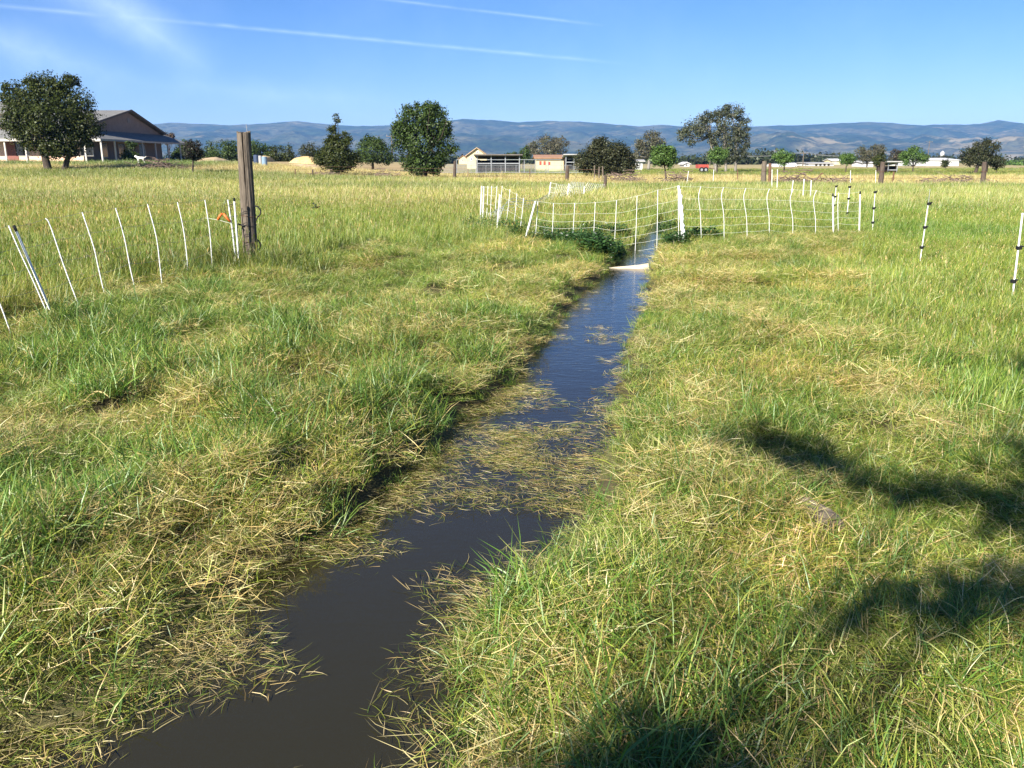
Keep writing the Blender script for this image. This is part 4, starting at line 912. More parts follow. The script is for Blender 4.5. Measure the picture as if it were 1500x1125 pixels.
open_shed('horse_shelter', 'wide open horse shelter with dark inside and thin flat roof', 112, 699, 761, 243, 227.5, 9, 4, mat('brown_roofing', (0.10, 0.085, 0.075), (0.15, 0.13, 0.115), 2, .8))
open_shed('lean_to', 'dark open lean to at the end of the long cream building', 126, 829, 841, 242, 227, 4, 2, greysh)
open_shed('field_shelter', 'small dark open shelter beside the fence post on the right', 116, 1301, 1314, 247, 237.5, 3.5, 2, greysh)

# red trailer
def red_trailer():
    a_, b_ = W(1023, 247, 125), W(1038, 247, 125); zb = gz(a_.x, 125); root = empty('farm_trailer', (a_.x, 125, zb)); tag(root, 'low red farm trailer parked at the far edge of the pasture', 'trailer')
    zt = W(1023, 241, 125).z
    bd(MB().box((a_.x, 125, zb + .55), (b_.x, 127, zt)), 'body', redp, root)
    for f_ in (0.3, 0.7):
        x_ = a_.x + (b_.x - a_.x) * f_
        w_ = bd(MB().tube([(x_, 124.75, zb + .35), (x_, 124.97, zb + .35)], .36, 14), 'wheel', M_['black_plastic'], root)
        bd(MB().tube([(x_, 124.73, zb + .35), (x_, 124.76, zb + .35)], .18, 10), 'rim', M_['galv'], w_)
    bd(MB().tube([(b_.x, 126, zb + .6), (b_.x + 1.1, 126, zb + .45)], .05, 6), 'drawbar', M_['rust'], root)
red_trailer()

# water tower, poles
def water_tower():
    p = W(1379, 238, 420); zb = gz(p.x, 420); zt = W(1379, 221, 420).z; root = empty('water_tower', (p.x, 420, zb)); tag(root, 'white water tower on legs far off below the hills', 'water tower'); whitem = mat('weathered_tank', (0.42, 0.43, 0.44), None)
    bd(MB().tube([(p.x, 420, zt - 2.6), (p.x, 420, zt - 2.2), (p.x, 420, zt - .8), (p.x, 420, zt)], [.6, .95, .95, .12], 14), 'tank', whitem, root, sm=True)
    for i in range(4):
        a_ = PI / 4 + i * PI / 2; bd(MB().tube([(p.x + 1.0 * math.cos(a_), 420 + 1.0 * math.sin(a_), zb), (p.x + .6 * math.cos(a_), 420 + .6 * math.sin(a_), zt - 2.3)], .12, 5), 'leg', whitem, root)
water_tower()
def pole(px, py_t, Y, label, arm=True):
    p = W(px, 240, Y); zb = gz(p.x, Y); zt = W(px, py_t, Y).z; root = empty('utility_pole', (p.x, Y, zb)); tag(root, label, 'utility pole', 'utility poles across the valley floor')
    bd(MB().tube([(p.x, Y, zb), (p.x, Y, zt)], [.16, .1], 7), 'shaft', M_['wood_grey'], root)
    if arm:
        bd(MB().box((p.x - 1.2, Y - .06, zt - .6), (p.x + 1.2, Y + .06, zt - .45)), 'crossarm', M_['wood_grey'], root)
        for s_ in (-1, 0, 1): bd(MB().tube([(p.x + s_ * 1.0, Y, zt - .44), (p.x + s_ * 1.0, Y, zt - .15)], .06, 5), 'insulator', M_['galv'], root)
    return (p.x, Y, zt - .15)
t1 = pole(575, 196, 190, 'utility pole rising beside the tall dense tree')
t2 = pole(1176, 222, 260, 'thin utility pole over the low white building')
t3 = pole(1279, 221, 260, 'utility pole rising out of the grey grove')
t4 = pole(1358, 206, 330, 'tall far utility pole left of the water tower')
t5 = pole(1040, 222, 262, 'utility pole between the eucalyptus and the young tree')
def line(a_, b_, label, sag=1.2, r=.035):
    mb = MB()
    for s_ in (-1, 1):
        mb.tube([Vector(a_).lerp(Vector(b_), i / 12) + Vector((s_ * 1.0, 0, -sag * 4 * (i / 12) * (1 - i / 12))) for i in range(13)], r, 4, False)
    tag(mb.build('power_line', M_['galv']), label, 'power line', 'power lines')
line(t5, t2, 'power line from the eucalyptus to the thin pole'); line(t2, t3, 'power line crossing above the low white building'); line(t3, t4, 'power line from the grey grove to the tall far pole')
# ------------------------------------------------------------------ fences in the field
def strand_pts(pts, Y, to_ground=True):
    P = [W(p[0], p[1], Y) for p in pts]
    if to_ground:
        g_ = gz(P[-1].x, Y)
        if P[-1].z > g_ + 0.02:
            d_ = P[-1] - P[-2] if len(P) > 1 else Vector((0, 0, -1)); e_ = P[-1].copy(); e_.z = g_ - .02; e_.x += d_.x / max(.05, abs(d_.z)) * (P[-1].z - e_.z) * .5; P.append(e_)
    return P
def at_frac(P, f):
    z0, z1 = P[0].z, P[-1].z; z = z0 + (z1 - z0) * f
    for a_, b_ in zip(P, P[1:]):
        if (a_.z - z) * (b_.z - z) <= 0 and abs(a_.z - b_.z) > 1e-6: return a_.lerp(b_, (a_.z - z) / (a_.z - b_.z))
    return P[-1]
def smooth_pts(P, k=4):
    if len(P) < 3: return P
    out = []
    for i in range(len(P) - 1):
        p0, p1, p2, p3 = P[max(i-1, 0)], P[i], P[i+1], P[min(i+2, len(P)-1)]
        for j in range(k):
            t_ = j / k; out.append(0.5 * ((2*p1) + (p2-p0)*t_ + (2*p0-5*p1+4*p2-p3)*t_*t_ + (3*p1-p0-3*p2+p3)*t_**3))
    return out + [P[-1]]
def net(name, label, strands, posts, rs, rp, lines, rl, wire='twine', cap=True, lump=0):
    """electric netting: strands/posts are (Y, [(px, py), ...]); lines are heights as fractions of the strand"""
    items = [(Y, strand_pts(p, Y), 's') for Y, p in strands] + [(Y, strand_pts(p, Y), 'p') for Y, p in posts]
    items.sort(key=lambda q_: q_[1][0].x)
    base = items[0][1][-1]
    root = empty(name, base); tag(root, label, 'netting fence')
    for Y, P, kd in items:
        if kd == 's': bd(MB().tube(smooth_pts(P), rs, 5), 'vertical_strand', M_['white_plastic'], root, sm=True)
        else:
            o_ = bd(MB().tube(P, rp, 8), 'line_post', M_['white_plastic'], root)
            if cap: d_ = (P[0] - P[-1]).normalized(); bd(MB().tube([P[0] - d_ * .05, P[0] + d_ * .012], rp * 1.15, 8), 'cap', M_['black_plastic'], o_)
    for i, f_ in enumerate(lines):
        pts = [at_frac(P, f_) for _, P, _ in items]
        fine = []
        for a_, b_ in zip(pts, pts[1:]):
            for j in range(5): t_ = j / 5; fine.append(a_.lerp(b_, t_) + Vector((0, 0, -0.10 * (a_ - b_).length * t_ * (1 - t_))))
        fine.append(pts[-1]); bd(MB().tube(fine, rl, 4, False), 'horizontal_strand', M_[wire], root)
    return root, items
def z4(*p): return [(x / 3.571, 280 + y / 3.571) for x, y in p]
def z6(*p): return [(680 + x / 4.167, 240 + y / 4.167) for x, y in p]
def z7(*p): return [(1000 + x / 3, 240 + y / 3) for x, y in p]
YL = lambda px: float(np.interp(px, [0, 85, 190, 270, 312, 352], [7.6, 8.5, 9.9, 11.3, 12.0, 12.9]))
left = [z4((-190, 225), (-60, 470), (0, 590), (57, 745)), z4((45,180),(110,330),(175,470),(290,735)), z4((238,143),(265,185),(345,420),(445,683)), z4((430,110),(490,290),(515,400),(560,580),(607,640)),
        z4((605,88),(650,240),(685,420),(722,568)), z4((772,68),(818,240),(838,400),(852,525)), z4((928,57),(960,200),(980,370),(978,480),(1005,558)), z4((1072,45),(1098,220),(1110,400),(1112,490))]
net('netting_fence', 'slack white netting fence leaning in the tall grass up to the wooden post', [(YL(p[-1][0]), p) for p in left], [(YL(86), z4((75,185),(312,735)))], 0.0062, 0.0125, (0.0, 0.2, 0.4, 0.6, 0.8), 0.0017, 'thin_wire')
# rolled end of that net: two posts tied together
def rolled():
    Y = 12.75; P1, P2 = strand_pts(z4((1192,45),(1215,200),(1237,395)), Y), strand_pts(z4((1225,42),(1238,220),(1254,410)), Y - .04)
    root = empty('tied_fence_stake', P2[-1]); tag(root, 'pair of white fence stakes tied with black bands beside the wooden post', 'stake')
    bd(MB().tube(P1, .010, 7), 'stake', M_['white_plastic'], root); s_ = bd(MB().tube(P2, .013, 7), 'stake', M_['white_plastic'], root)
    d_ = (P2[0] - P2[-1]).normalized(); bd(MB().tube([P2[0] - d_ * .03, P2[0] + d_ * .02], .016, 8), 'cap', M_['black_plastic'], s_)
    for f_ in (.06, .22, .38, .5, .62, .75, .88):
        a_, b_ = at_frac(P1, f_), at_frac(P2, f_ + .02); c_ = (a_ + b_) / 2; w_ = (b_ - a_).length / 2 + .02
        bd(MB().tube([c_ + Vector((w_ * math.cos(t_), .02 * math.sin(t_), .01 * math.cos(t_))) for t_ in np.linspace(0, 2 * PI, 12)], .004, 5), 'tie', M_['black_plastic'], root)
    w_ = [W(*q_, Y) for q_ in z4((1185,140),(1175,70),(1190,48),(1210,60),(1205,130))]; bd(MB().tube(smooth_pts(w_), .0035, 5), 'wire_loop', M_['black_plastic'], root)
    # orange gate handle hanging on it
    h = empty('gate_handle', W(325, 318, Y)); tag(h, 'bright orange plastic electric gate handle hanging beside the wooden post', 'handle')
    for q_ in (z4((1138,150),(1150,130),(1162,116)), z4((1168,116),(1185,138),(1205,160))):
        P = [W(*r_, Y - .03) for r_ in q_]; bd(MB().tube(P, [.014, .019, .015], 8), 'grip', M_['orange_plastic'], h, sm=True)
    bd(MB().tube(smooth_pts([W(*r_, Y - .03) for r_ in z4((1160,118),(1158,95),(1168,70),(1185,60))]), .003, 5), 'hook_wire', M_['black_plastic'], h)
    bd(MB().tube([W(*r_, Y - .02) for r_ in z4((1075,140),(1140,150),(1205,168))], .0025, 4), 'lead', M_['twine'], h)
rolled()

def wooden_post():
    Y = 13.0; b0 = W(368.5, 396, Y); t0 = W(357, 194, Y); zb = gz(b0.x, Y); b0.z = zb - .1
    root = empty('wooden_post', (b0.x, Y, zb)); tag(root, 'thick old round wooden post, grey and split down its face', 'post')
    rng = np.random.default_rng(3); K, L = 84, 40; vs, fs = [], []
    lum = rng.normal(0, 1, (K,)); lum = (lum + np.roll(lum, 1) + np.roll(lum, -1)) / 2
    for i in range(L):
        f_ = i / (L - 1); c_ = b0.lerp(t0, f_); R0 = .098 + .012 * (1 - f_)
        for j in range(K):
            a_ = 2 * PI * j / K; r = R0 * (1 + .025 * lum[j] + .012 * math.sin(9 * f_ + j))
            # split in the face turned to the viewer, closing downwards
            da = abs((a_ - (1.5 * PI + .05 + .25 * (1 - f_)) + PI) % (2 * PI) - PI)
            dep = .032 * max(0, min(1, (f_ - .42) / .3)); r -= dep * math.exp(-(da / .06) ** 2)
            vs.append(c_ + Vector((math.cos(a_) * r, math.sin(a_) * r, (.012 * lum[j] if i == L - 1 else 0))))
    fs = [(i*K+j, i*K+(j+1)%K, (i+1)*K+(j+1)%K, (i+1)*K+j) for i in range(L-1) for j in range(K)]
    vs.append(t0 + Vector((0, 0, .003))); fs += [((L-1)*K+j, (L-1)*K+(j+1)%K, L*K) for j in range(K)]
    bd(MB().add(vs, fs), 'shaft', M_['wood_grey'], root)
    def ring(py, r, nm, mt, rad=.0035):
        f_ = (W(360, py, Y).z - b0.z) / (t0.z - b0.z); c_ = b0.lerp(t0, f_); bd(MB().tube([c_ + Vector((math.cos(t_) * r, math.sin(t_) * r, .012 * math.sin(t_ * 2))) for t_ in np.linspace(0, 2 * PI, 22)], rad, 5), nm, mt, root); return c_
    ring(316, .112, 'wire_tie', M_['rust']); ring(354, .116, 'wire_tie', M_['rust']); ring(330, .114, 'wire_tie', M_['black_plastic'])
    for y0, y1 in ((302, 322), (351, 370)):
        P = [W(x_, y_, Y - .02) for x_, y_ in ((371, y0), (377, y0 + .5), (381.5, y0 + 6), (381, y0 + 12), (377.5, y1 - 4), (374.5, y1 + 2))]
        bd(MB().tube(smooth_pts(P), .011, 7), 'hose_loop', M_['black_plastic'], root, sm=True)
    P = [W(x_, y_, Y - .1) for x_, y_ in ((372, 372), (373.5, 352), (372.5, 335), (371.5, 318), (370.5, 303))]; bd(MB().tube(smooth_pts(P), .005, 5), 'cable', M_['black_plastic'], root)
    bd(MB().tube([t0 + Vector((.05, 0, -.05)), t0 + Vector((.05, 0, .06)), t0 + Vector((.042, 0, .12))], .004, 5), 'wire_stub', M_['galv'], root)
    bd(MB().tube([W(349, 328, Y - .1), W(357, 331, Y - .12)], .012, 6), 'insulator', M_['black_plastic'], root)
wooden_post()

# netting across the stream
YA = lambda px: float(np.interp(px, [700, 712, 760, 772], [21.3, 21.0, 17.6, 16.7]))
A = [z6((145,135),(138,300),(125,400)), z6((168,135),(160,300),(150,415)), z6((200,135),(190,280),(180,420)), z6((232,135),(222,260),(205,470)), z6((280,155),(262,320),(232,470)), z6((322,180),(305,350),(265,490)), z6((363,208),(345,370),(315,515))]
net('netting_fence', 'curved end of white netting fence standing beside the dark leafy weeds', [(YA(p[-1][0]), p) for p in A], [(21.4, z6((107,135),(97,390))), (21.1, z6((120,137),(112,392))), (17.9, z6((218,188),(195,462)))], 0.0065, 0.015, (0.02, 0.2, 0.4, 0.6, 0.8), 0.0018, cap=False)
YB = lambda px: float(np.interp(px, [765, 780, 996], [16.6, 16.7, 16.9]))
Bn = [z6((450,228),(440,380),(428,510)), z6((545,240),(540,380),(530,500)), z6((675,240),(666,390),(655,530)), z6((800,235),(793,380),(783,525)), z6((930,222),(922,400),(910,575)), z6((1055,195),(1050,380),(1042,560)), z6((1182,160),(1179,350),(1175,540)), z6((1306,135),(1307,300),(1310,490))]
net('netting_fence', 'white netting fence stretched across the narrow stream', [(YB(p[-1][0]), p) for p in Bn], [(16.6, z6((435,228),(355,525)))], 0.0058, 0.017, (0.0, 0.22, 0.38, 0.52, 0.66, 0.79, 0.92), 0.0019, cap=False)
YC = lambda px: float(np.interp(px, [996, 1259], [16.9, 18.4]))
Cn = [z6((1316,135),(1322,260),(1340,500)), z7((80,100),(70,145),(78,220),(82,340)), z7((180,103),(170,145),(180,220),(182,300)), z7((278,107),(268,150),(280,230),(283,305)), z7((381,110),(370,155),(380,240),(380,335)), z7((486,112),(472,160),(484,250),(482,350)), z7((588,117),(575,160),(584,250),(582,355)), z7((686,130),(682,180),(684,320))]
net('netting_fence', 'white netting fence with bowed strands running from the stream to the right', [(YC(p[-1][0]), p) for p in Cn], [(YC(1220), z7((660,133),(663,347))), (YC(1259), z7((780,123),(775,340)))], 0.006, 0.015, (0.0, 0.2, 0.38, 0.52, 0.66, 0.8, 0.92), 0.0019)
def lumpy_post():
    P = strand_pts(z6((1309,133),(1318,260),(1335,512)), 16.9); root = empty('net_corner_post', P[-1]); tag(root, 'thick white corner post wrapped in bunched netting on the right bank', 'post')
    bd(MB().tube(P, .022, 8), 'stake', M_['white_plastic'], root)
    rng = random.Random(4); vs = []; rr = []
    for i in range(26):
        f_ = .06 + .9 * i / 25; p = at_frac(P, f_) + Vector((.018 + rng.uniform(-.01, .02), -.02, 0)); vs.append(p); rr.append(rng.uniform(.010, .034))
    bd(MB().tube(vs, rr, 7), 'bunched_net', M_['white_plastic'], root, sm=True)
lumpy_post()
# collapsed net lying in arcs between the left end and the rear run
def collapsed():
    root = empty('slack_netting', W(760, 330, 22)); tag(root, 'slack white net drooping in arcs behind the leaning white posts', 'netting')
    for i in range(6):
        f_ = i / 5
        P = [W(702 + 9 * f_ + 22, 330 - 4 * f_, 21), W(716 + 20 * f_, 312 - 5 * f_, 21.5), W(742 + 8 * f_, 313 - 22 * f_, 23), W(770 + 8 * f_, 308 - 14 * f_, 25), W(796 + 4 * f_, 296 - 10 * f_, 29), W(812 + 3 * f_, 290 - 18 * f_, 33)]
        bd(MB().tube(smooth_pts(P, 5), .006, 4, False), 'drooping_strand', M_['white_plastic'], root)
collapsed()
YD = lambda px: float(np.interp(px, [800, 850, 886], [34, 38, 45]))
def rear():
    st, po = [], []
    for i in range(10): x_ = 812 + i * 2.4; st.append((YD(x_), [(x_ + 4 + i * .4, 269 + .3 * i), (x_ + 1, 281), (x_ - 3, 293)]))
    for i in range(9): x_ = 832 + i * 2.6; st.append((YD(x_), [(x_ + 5 - i * .3, 266 + .15 * i), (x_ + 2, 279), (x_, 292)]))
    for i in range(10): x_ = 856 + i * 2.9; st.append((YD(x_), [(x_ + 6 - .3 * i, 267 + .7 * i - .05 * i * i), (x_ + 1, 276), (x_ - 3 - .2 * i, 285 - .4 * i)]))
    po = [(35, [(807, 267), (803.5, 292)]), (37, [(833.5, 269), (830.5, 292)]), (39, [(856, 273), (855.5, 293)])]
    net('netting_fence', 'rear white netting fence bunched up against a dark wooden post', st, po, .006, .026, (0.02, .25, .5, .75), .005, cap=False)
rear()

# step-in posts with black insulators
def stepin(label, base, top, ins, Y=None, r=.007, ext=None, isz=.024):
    g_ = G(*base); Y = Y or g_.y; b0 = W(base[0], base[1], Y); b0.z = gz(b0.x, Y) - .05; t0 = W(top[0], top[1], Y)
    root = empty('step_in_post', (b0.x, Y, b0.z + .05)); tag(root, label, 'fence post', 'white step-in posts with black insulators')
    bd(MB().tube([b0, t0], r, 7), 'shaft', M_['white_plastic'], root)
    if ext: bd(MB().tube([t0, W(*ext, Y)], r * .5, 5), 'spike', M_['galv'], root)
    for q_ in ins:
        p = W(*q_, Y); bd(MB().box((p.x - isz, p.y - .02, p.z - isz * .75), (p.x + isz, p.y + .02, p.z + isz * .75)).box((p.x + isz * .2, p.y - .035, p.z + isz * .4), (p.x + isz * 1.3, p.y + .01, p.z + isz)), 'insulator', M_['black_plastic'], root)
    return root
stepin('white step-in post with big black insulators at the right edge of the picture', (1480, 458), (1498, 312), [(1492.5, 363), (1484.5, 412), (1481, 450)], 9.4, .010)
stepin('white step-in post with four black insulators leaning in the meadow', (1346, 394), (1360, 297), [(1361, 298.5), (1355, 333), (1350, 362.5), (1346, 385)], 12.9, .008, (1362.5, 277))
stepin('thin step-in post with black insulators just right of the white netting', (1277, 350), (1282, 281), [(1282, 281.5), (1280, 305), (1278.5, 326), (1277.5, 343)], 18.9, .008, isz=.028)
stepin('step-in post seen through the right end of the white netting', (1240, 322), (1245, 273), [(1244.5, 274), (1243, 291), (1241, 312)], 24, .010, isz=.033)
stepin('farther step-in post half hidden by the black capped white post', (1222, 310), (1225, 272), [(1225, 273), (1223.5, 288), (1222.5, 301)], 27, .010, isz=.033)
def stakes(spots):
    for px, y0, y1, dx, Y, label in spots:
        b0, t0 = W(px, y1, Y), W(px + dx, y0, Y); b0.z = min(b0.z, gz(b0.x, Y)) - .03
        root = empty('fence_stake', b0); tag(root, label, 'stake', 'thin white stakes in the pasture'); bd(MB().tube([b0, t0], .018, 6), 'shaft', M_['white_plastic'], root); bd(MB().tube([t0 - Vector((0, 0, .03)), t0 + Vector((0, 0, .02))], .024, 6), 'cap', M_['white_plastic'], root)
stakes([(1006, 251, 268, 2.5, 58, 'lone leaning white stake beside the brush pile under the young tree'), (1045, 249, 260, .5, 62, 'thin white stake left of the lone dark steel post'), (1131, 249, 276, 0, 46, 'white stake closest to the leaning pair of posts'), (1138.5, 249, 277, .5, 44, 'white stake second from the leaning pair of posts'),
        (1159, 265, 284, 3, 40, 'white leaning stake in front of the brush heap'), (1176, 263, 292, 2, 34, 'tall white stake among the far netting'), (1187, 265, 290, 1.5, 35, 'short white stake right of the tall one in the far netting'), (1246, 250, 268, 0, 58, 'white stake standing in the pinkish dry strip'), (1283, 250, 270, 0, 58, 'white stake directly left of the right hand wooden post')])

# board across the water
def board():
    a_, b_ = W(893, 385, 14.0), W(951, 381, 13.9); L = (b_ - a_).length
    mb = MB(); n = 8
    vs = []
    for i in range(n + 1):
        f_ = i / n; wv = .055 * (1 + .05 * math.sin(7 * f_)); sag = -.01 * math.sin(PI * f_)
        for yy, zz in ((-wv, -.016), (wv, -.016), (wv, .016), (-wv, .016)): vs.append((f_ * L, yy, zz + sag))
    fs = [(4*i+j, 4*i+(j+1)%4, 4*(i+1)+(j+1)%4, 4*(i+1)+j) for i in range(n) for j in range(4)] + [(3,2,1,0), (4*n, 4*n+1, 4*n+2, 4*n+3)]
    o_ = mb.add(vs, fs).build('plank', M_['board']); o_.location = (a_.x, 14.0, WATER_Z - .04)
    o_.rotation_euler = (math.radians(48), math.radians(-6.5), math.radians(-5)); tag(o_, 'pale wooden plank laid across the stream under the netting', 'plank')
board()
# old block in the grass
def block():
    g_ = G(1200, 775); rng = random.Random(8); vs = []
    root = empty('weathered_block', g_); tag(root, 'grey weathered chunk of wood half buried in the grass of the right bank', 'wood')
    K, L = 12, 9
    for i in range(L):
        f_ = i / (L - 1); hw = .055 * (.75 + .25 * math.sin(PI * f_)) 
        for j in range(K):
            a_ = 2 * PI * j / K; vs.append(g_ + Vector((hw * math.cos(a_) * rng.uniform(.85, 1.1) + .05 * (.5 - f_) , -.11 + .22 * f_, .060 + .05 * math.sin(a_) * rng.uniform(.8, 1.15))))
    bd(MB().add(vs, [(i*K+j, i*K+(j+1)%K, (i+1)*K+(j+1)%K, (i+1)*K+j) for i in range(L-1) for j in range(K)] + [tuple(range(K-1, -1, -1)), tuple((L-1)*K+j for j in range(K))]), 'chunk', M_['wood_grey'], root)
block()

# ------------------------------------------------------------------ old fence line and farmyard
def old_post(label, px, y_t, y_b, Y, r, lean=0, mt='wood_dark', name='fence_post', extra=None):
    b0 = W(px, y_b, Y); g_ = gz(b0.x, Y); t0 = W(px + lean, y_t, Y); b0.z = min(g_, b0.z) - .1
    root = empty(name, (b0.x, Y, g_)); tag(root, label, 'fence post'); rng = random.Random(int(px))
    bd(MB().tube([b0, b0.lerp(t0, .5) + Vector((rng.uniform(-.03, .03), 0, 0)), t0], [r * 1.08, r, r * .9], 9), 'shaft', M_[mt], root)
    bd(MB().tube([b0.lerp(t0, .62) + Vector((math.cos(a_) * r * 1.06, math.sin(a_) * r * 1.06, 0)) for a_ in np.linspace(0, 2 * PI, 12)], .012, 4), 'wire_tie', M_['rust'], root)
    if extra: extra(root, b0, t0)
    return root
old_post('thick dark wooden post at the corner of the metal corral', 665.5, 236, 262.5, 72, .13, 1.0)
old_post('reddish brown wooden post in front of the metal corral rails', 830.5, 242, 265, 68, .15, 1.2)
old_post('slim dark steel post with a white tag near the corral corner', 685.5, 247, 263, 71, .03, 0, 'rust')
old_post('slim dark steel post halfway along the corral', 776, 247.5, 263, 71, .03, .3, 'rust')
old_post('slim steel post under the low rounded bush', 432, 247, 258, 72, .035, .5, 'rust')
old_post('short brown post left of the spired tree', 457.5, 248, 260, 72, .07, .5)
old_post('grey plank post left of the leaning netting post', 877.5, 244, 265, 66, .06, .3, 'wood_grey')
old_post('taller pale plank post beside the rear netting', 882.5, 243.5, 265, 66, .06, .3, 'wood_grey')
old_post('pale plank post at the end of the corral rails', 871, 242, 262, 68, .05, 0, 'wood_grey')
old_post('dark post with bunched netting tied to it at the rear run', 886.5, 257, 283, 45, .09, .5)
old_post('slim black steel post in the pasture under the eucalyptus', 1080.5, 249, 262, 66, .035, 0, 'rust')
old_post('grey weathered post, left one of the leaning pair', 1118.5, 236, 270, 58, .17, 1.5, 'wood_grey')
old_post('rusty brown post, right one of the leaning pair', 1127.5, 239, 271, 58, .10, .5, 'rust')
old_post('stout dark wooden post leaning beside the small open shelter', 1289.5, 237, 272.5, 57, .16, 4)
old_post('short rusty stub right of the stout leaning post', 1308, 252, 265, 64, .06, 1.5, 'rust')
old_post('stout dark wooden post in front of the leaning tree on the right', 1438.5, 237, 272.5, 57, .15, 4)
def bent():
    P = [W(1196, 263, 60), W(1199, 259, 60), W(1203, 254.5, 60)]; root = empty('bent_pipe', P[0]); tag(root, 'dark pipe sticking out of the ground at a slant', 'pipe'); bd(MB().tube(P, .04, 6), 'pipe', M_['rust'], root); bd(MB().tube([P[2], P[2] + Vector((.1, 0, .02))], .055, 6), 'fitting', M_['rust'], root)
bent()
# wire fence strands along the old line
def wires(label, pts, zs):
    mb = MB(); P = [Vector((W(px, 255, Y).x, Y, 0)) for px, Y in pts]
    root = empty('wire_fence', (P[0].x, P[0].y, gz(P[0].x, P[0].y))); tag(root, label, 'wire fence')
    for z in zs: bd(MB().tube([Vector((p.x, p.y, gz(p.x, p.y) + z)) for p in P], .008, 4), 'wire', M_['rust'], root)
wires('sagging wires between the old posts of the corral side', [(420, 72), (457, 72), (560, 73), (666, 72), (776, 71), (830, 68), (880, 66)], (.35, .65, .95))
wires('sagging wires between the old posts on the right', [(1127, 58), (1210, 57.5), (1290, 57), (1365, 57), (1440, 57), (1520, 57)], (.5, .95))
# corral of pipe rails
def corral():
    root = empty('corral', (W(668, 245, 100).x, 100, gz(W(668, 245, 100).x, 100))); tag(root, 'grey metal pipe corral with mesh panels in front of the horse shelter', 'corral')
    xs = [W(px, 245, 100).x for px in (645, 668, 690, 712, 734, 756, 778, 800, 822, 844, 862)]
    zb = [gz(x_, 100) for x_ in xs]
    for x_, z_ in zip(xs, zb): bd(MB().tube([(x_, 100, z_), (x_, 100, z_ + 1.08)], .035, 6), 'pipe_post', M_['galv'], root)
    for h_ in (1.05, .25): bd(MB().tube([(x_, 99.95, z_ + h_) for x_, z_ in zip(xs, zb)], .028, 6), 'pipe_rail', M_['galv'], root)
    for i in range(len(xs) - 1):
        mb = MB(); n = 12
        for j in range(1, n):
            x_ = xs[i] + (xs[i+1] - xs[i]) * j / n; mb.box((x_ - .01, 99.99, zb[i] + .25), (x_ + .01, 100.005, zb[i] + .98))
        for j in range(1, 5): mb.box((xs[i] + .04, 100.01, zb[i] + .25 + .15 * j), (xs[i+1] - .04, 100.02, zb[i] + .262 + .15 * j))
        o_ = bd(mb, 'mesh_panel', M_['galv'], root); o_['kind'] = 'stuff'
    xs2 = [W(px, 240, 108).x for px in (669, 697, 768, 784, 803, 822)]
    for x_ in xs2: bd(MB().tube([(x_, 108, gz(x_, 108)), (x_, 108, W(700, 234, 108).z)], .04, 6), 'pipe_post', M_['galv'], root)
    bd(MB().tube([(x_, 107.95, W(700, 234, 108).z) for x_ in xs2], .035, 6), 'pipe_rail', M_['galv'], root)
corral()
# brush piles
def brush(label, px, py, Y, w, h, n, seed):
    rng = random.Random(seed); c_ = W(px, py, Y); zb = gz(c_.x, Y); root = empty('brush_pile', (c_.x, Y, zb)); tag(root, label, 'brush pile', 'heaps of cut branches along the old fence')
    mb = MB()
    for i in range(n):
        x_ = c_.x + rng.gauss(0, w / 2.4); y_ = Y + rng.gauss(0, .6); z_ = zb + abs(rng.gauss(0, h / 2)) * math.exp(-((x_ - c_.x) / w) ** 2); a_ = rng.uniform(0, PI); l_ = rng.uniform(.3, 1.1)
        d_ = Vector((math.cos(a_), math.sin(a_), rng.uniform(-.35, .5))) * l_ / 2; p = Vector((x_, y_, max(zb + .05, z_)))
        mb.tube([p - d_, p + Vector((0, 0, rng.uniform(-.05, .1))), p + d_], [.03, .022, .008], 4, False)
    o_ = bd(mb, 'branches', M_['twig'], root); o_['kind'] = 'stuff'
    m2 = MB()
    for i in range(3):
        a_ = rng.uniform(-.3, .3); x_ = c_.x + rng.uniform(-.4, .4) * w; m2 = MB().tube([(x_ - .6, Y - .5, zb + .1), (x_ + .1, Y - .5 + a_, zb + .22), (x_ + .7, Y - .4, zb + .18 + .2 * rng.random())], [.06, .05, .03], 6)
        bd(m2, 'log', M_['wood_grey'], root)
brush('reddish brush pile beside the dark dome tree', 912, 262, 66, 2.0, .75, 170, 1); brush('grey brush pile under the young bright tree', 990, 263, 64, 1.5, .7, 130, 2)
brush('brush heap right of the leaning pair of posts', 1165, 264, 60, 2.4, .8, 170, 3); brush('low brush heap with green twigs before the pinkish strip', 1222, 265, 60, 1.8, .5, 110, 4)
brush('low brush heap left of the right hand wooden post', 1392, 265, 62, 3.2, .55, 170, 5); brush('dead brush in front of the side verandah', 232, 250, 76, 2.6, .9, 190, 6); brush('broken branches at the foot of the spired tree', 474, 257, 75, 1.4, .45, 70, 7); brush('brush beside the tall dense tree', 560, 255, 78, 2.0, .5, 90, 8)
